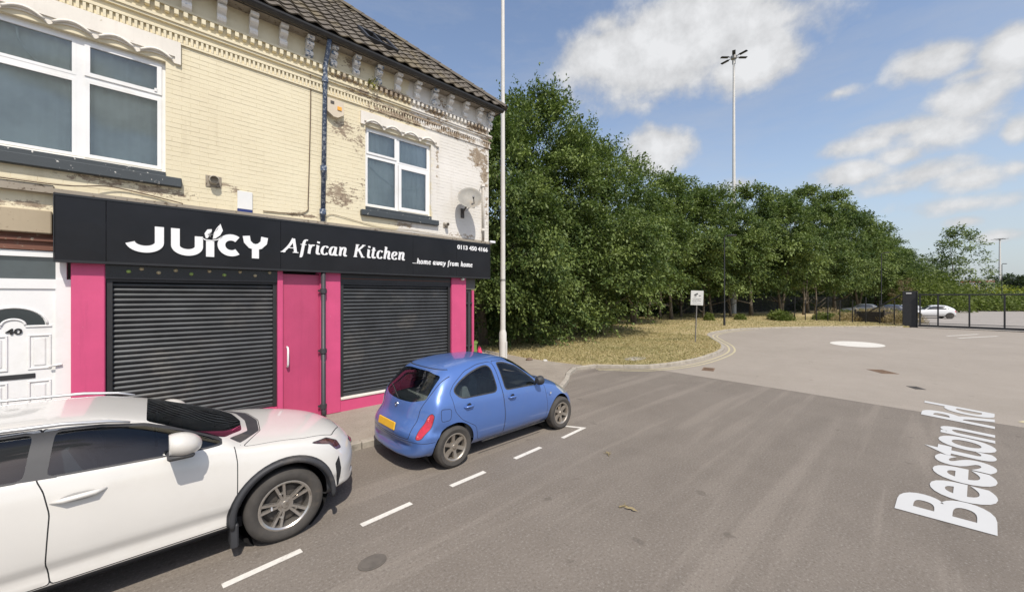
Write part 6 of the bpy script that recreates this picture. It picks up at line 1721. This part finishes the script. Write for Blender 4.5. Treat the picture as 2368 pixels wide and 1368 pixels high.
# gate
gx = 43.55
gp = empty('gate_post', (gx + .1, .62, .0)); tag(gp, 'wide black steel gate pillar at the left end of the sliding gate', 'post')
MB().cbox(-.30, .30, -.18, .62, 0, 2.82, .02).build('pillar', M_lampb, gp); MB().cbox(-.34, .34, -.22, -.181, 0, 2.80, .01).build('front_plate', simple('dark_steel', (.035, .035, .035), .6), gp)
MB().cbox(-.315, -.301, .12, .42, 2.62, 2.70, .004).build('reflector', M_white_s, gp)
MB().tube([(-.1, .7, 2.55), (.3, 2.9, .9)], .05, 8).build('brace', M_lampb, gp)
gt = empty('sliding_gate', (gx - .32, .38, 0)); tag(gt, 'low black open-framed sliding gate across the car park entrance', 'gate'); gt.rotation_euler = (0, 0, R_(-2))
MB().cbox(-.05, .05, -13, 0, .10, .26, .01).build('bottom_beam', M_lampb, gt); MB().box(-.03, .03, -13, 0, .36, .40).build('lower_rail', M_lampb, gt)
MB().cbox(-.045, .045, -13, 0, 2.50, 2.60, .01).build('top_rail', M_lampb, gt)
ob = MB().cbox(-.04, .04, -.045, .045, .26, 2.50, .008).build('upright', M_lampb); ume = ob.data; bpy.data.objects.remove(ob)
for y in (-.1, -1.03, -2.55, -4.12, -5.7, -7.3, -8.9, -10.5, -12.1): inst('upright', ume, gt, (0, y, 0))
ob = MB().box(-.008, .008, -.008, .008, .40, 2.50).build('infill_bar', M_lampb); 
tag(MB().box(gx - .48, gx - .16, -13.5, .4, 0.008, .05).build('gate_track', M_kerb), 'low concrete gate track strip under the sliding gate', 'track')
bpy.data.objects.remove(ob)
# planter of dark sleepers
pl = empty('wooden_planter', (*pw(2025, 35), .09), R_(-20)); tag(pl, 'dark timber planter with dry weeds left of the gate pillar', 'planter')
M_slp = simple('dark_sleeper', (.045, .04, .036), .9, var=.3, scale=5)
for sgn in (-1, 1):
    for k_ in range(4):
        MB().cbox(-1.0, 1.0, sgn * .95 - .05, sgn * .95 + .05, .02 + k_ * .24, .25 + k_ * .24, .012).build('plank', M_slp, pl)
        MB().cbox(sgn * .95 - .05, sgn * .95 + .05, -.89, .89, .02 + k_ * .24, .25 + k_ * .24, .012).build('plank', M_slp, pl)
    for s2 in (-1, 1): MB().cbox(sgn * 1.03 - .06, sgn * 1.03 + .06, s2 * 1.03 - .06, s2 * 1.03 + .06, 0, 1.12, .01).build('corner_post', M_slp, pl)
MB().box(-.9, .9, -.9, .9, .7, .85).build('soil', M_dirt, pl)
leaf_mass('planter_weeds', [pw(2010, 35), pw(2025, 35.3), pw(2040, 35)], .6, .5, 1500, .16, M_straw, 'dry weeds growing in the timber planter', 'weeds', None, seed=33, upright=1.3, zb=.9)
# far building slivers
fb = empty('far_building', (*pw(2258, 185), 0)); tag(fb, 'tiny white building with red band on the horizon behind the lone tree', 'building')
MB().box(-5, 5, -5, 5, 0, top(185, 646)).build('walls', simple('far_white', (.6, .58, .55), .8), fb); MB().box(-5.1, 5.1, -5.1, 5.1, top(185, 653), top(185, 650)).build('red_band', simple('far_red', (.4, .12, .08), .8), fb)
MB().box(-5.1, 5.1, -5.1, 5.1, 3.4, 5.0).build('window_band', simple('far_glass', (.08, .09, .1), .3), fb)

# cars in the car park beyond the gate: simple saloon shells with glass, lamps and wheels
KP = [(-.62,.30,.50,.56,.60,.72,.68,.5,3,0,.2), (-.65,.25,.72,.84,.70,.84,.80,.6,3.4,0,.2), (-.55,.22,.90,1.02,.74,.87,.82,.62,3.8,0,.15), (-.25,.22,.96,1.25,.75,.88,.82,.6,4,.02,.06), (.15,.22,.96,1.42,.75,.88,.82,.6,4.3,.04,0),
      (.8,.22,.94,1.46,.75,.88,.82,.6,4.3,.04,0), (1.3,.22,.92,1.38,.75,.88,.82,.6,4.2,.04,0), (1.7,.22,.90,1.18,.75,.88,.81,.6,3.8,.03,-.05), (2.0,.22,.87,.96,.75,.88,.80,.66,2.8,.0,-.09), (2.6,.22,.78,.86,.73,.86,.77,.66,2.6,0,-.15), (3.1,.22,.64,.72,.66,.80,.72,.58,2.6,0,-.2), (3.28,.26,.46,.52,.52,.66,.6,.5,2.8,0,-.2)]
def far_car():
    bm = car_shell(KP, nlow=8, nup=8); C = Cutter(bm); arches(C, [(0, .31), (2.55, .31)], .35)
    C.cut([(0.0, 1.02), (.12, 1.0), (1.80, .95), (1.45, 1.24), (1.15, 1.33), (.4, 1.34), (.15, 1.22)], 'xz', side, 'side_glass')
    C.cut([(-.55, 1.0), (.55, 1.0), (.48, 1.30), (-.48, 1.30)], 'yz', lambda f: rear(f) and f.calc_center_median().x < .3, 'rear_window')
    C.cut([(1.35, -.5), (1.35, .5), (1.95, .62), (1.95, -.62)], 'xy', lambda f: f.normal.z > .3 and f.normal.x > .1, 'windscreen')
    for sg in (1, -1): C.cut([(sg * .58, .66), (sg * .86, .66), (sg * .86, .88), (sg * .58, .84)], 'yz', lambda f: f.normal.x < -.12 and f.calc_center_median().x < 0, 'tail_lamp')
    return C
def place_far(px, Z, rz, col, label, extra=1.):
    e = empty('parked_car', (*pw(px, Z), .01), rz); tag(e, label, 'car', 'cars in the far car park')
    p = car_paint('far_paint_' + label.split()[0] + str(px), col, .9, .3)
    C = far_car(); g = simple('far_car_glass', (.03, .035, .04), .05, spec=1.)
    C.split({'body': p, 'side_glass': g, 'rear_window': g, 'windscreen': g, 'tail_lamp': M_red}, e, ()); C.bm.free()
    for x in (0, 2.55):
        for s in (-1, 1): MB().lathe([(.001, .10 * s), (.19, .10 * s), (.20, .09 * s), (.31, .10 * s), (.31, -.08 * s)], (x, s * .78, .31), 'y', 20).build('wheel', M_tyre, e)
    MB().box(.1, 2.4, -.7, .7, .2, .6).build('underbody', M_seam, e)
place_far(2186, 42, R_(112), (.7, .7, .7), 'white parked car half hidden by the gate pillar', )
place_far(2080, 45, R_(100), (.035, .045, .075), 'dark blue parked car behind the diagonal brace')
place_far(2018, 50, R_(100), (.10, .11, .12), 'grey parked car behind the timber planter')
place_far(2118, 47, R_(100), (.35, .36, .38), 'silver parked car just left of the gate pillar')
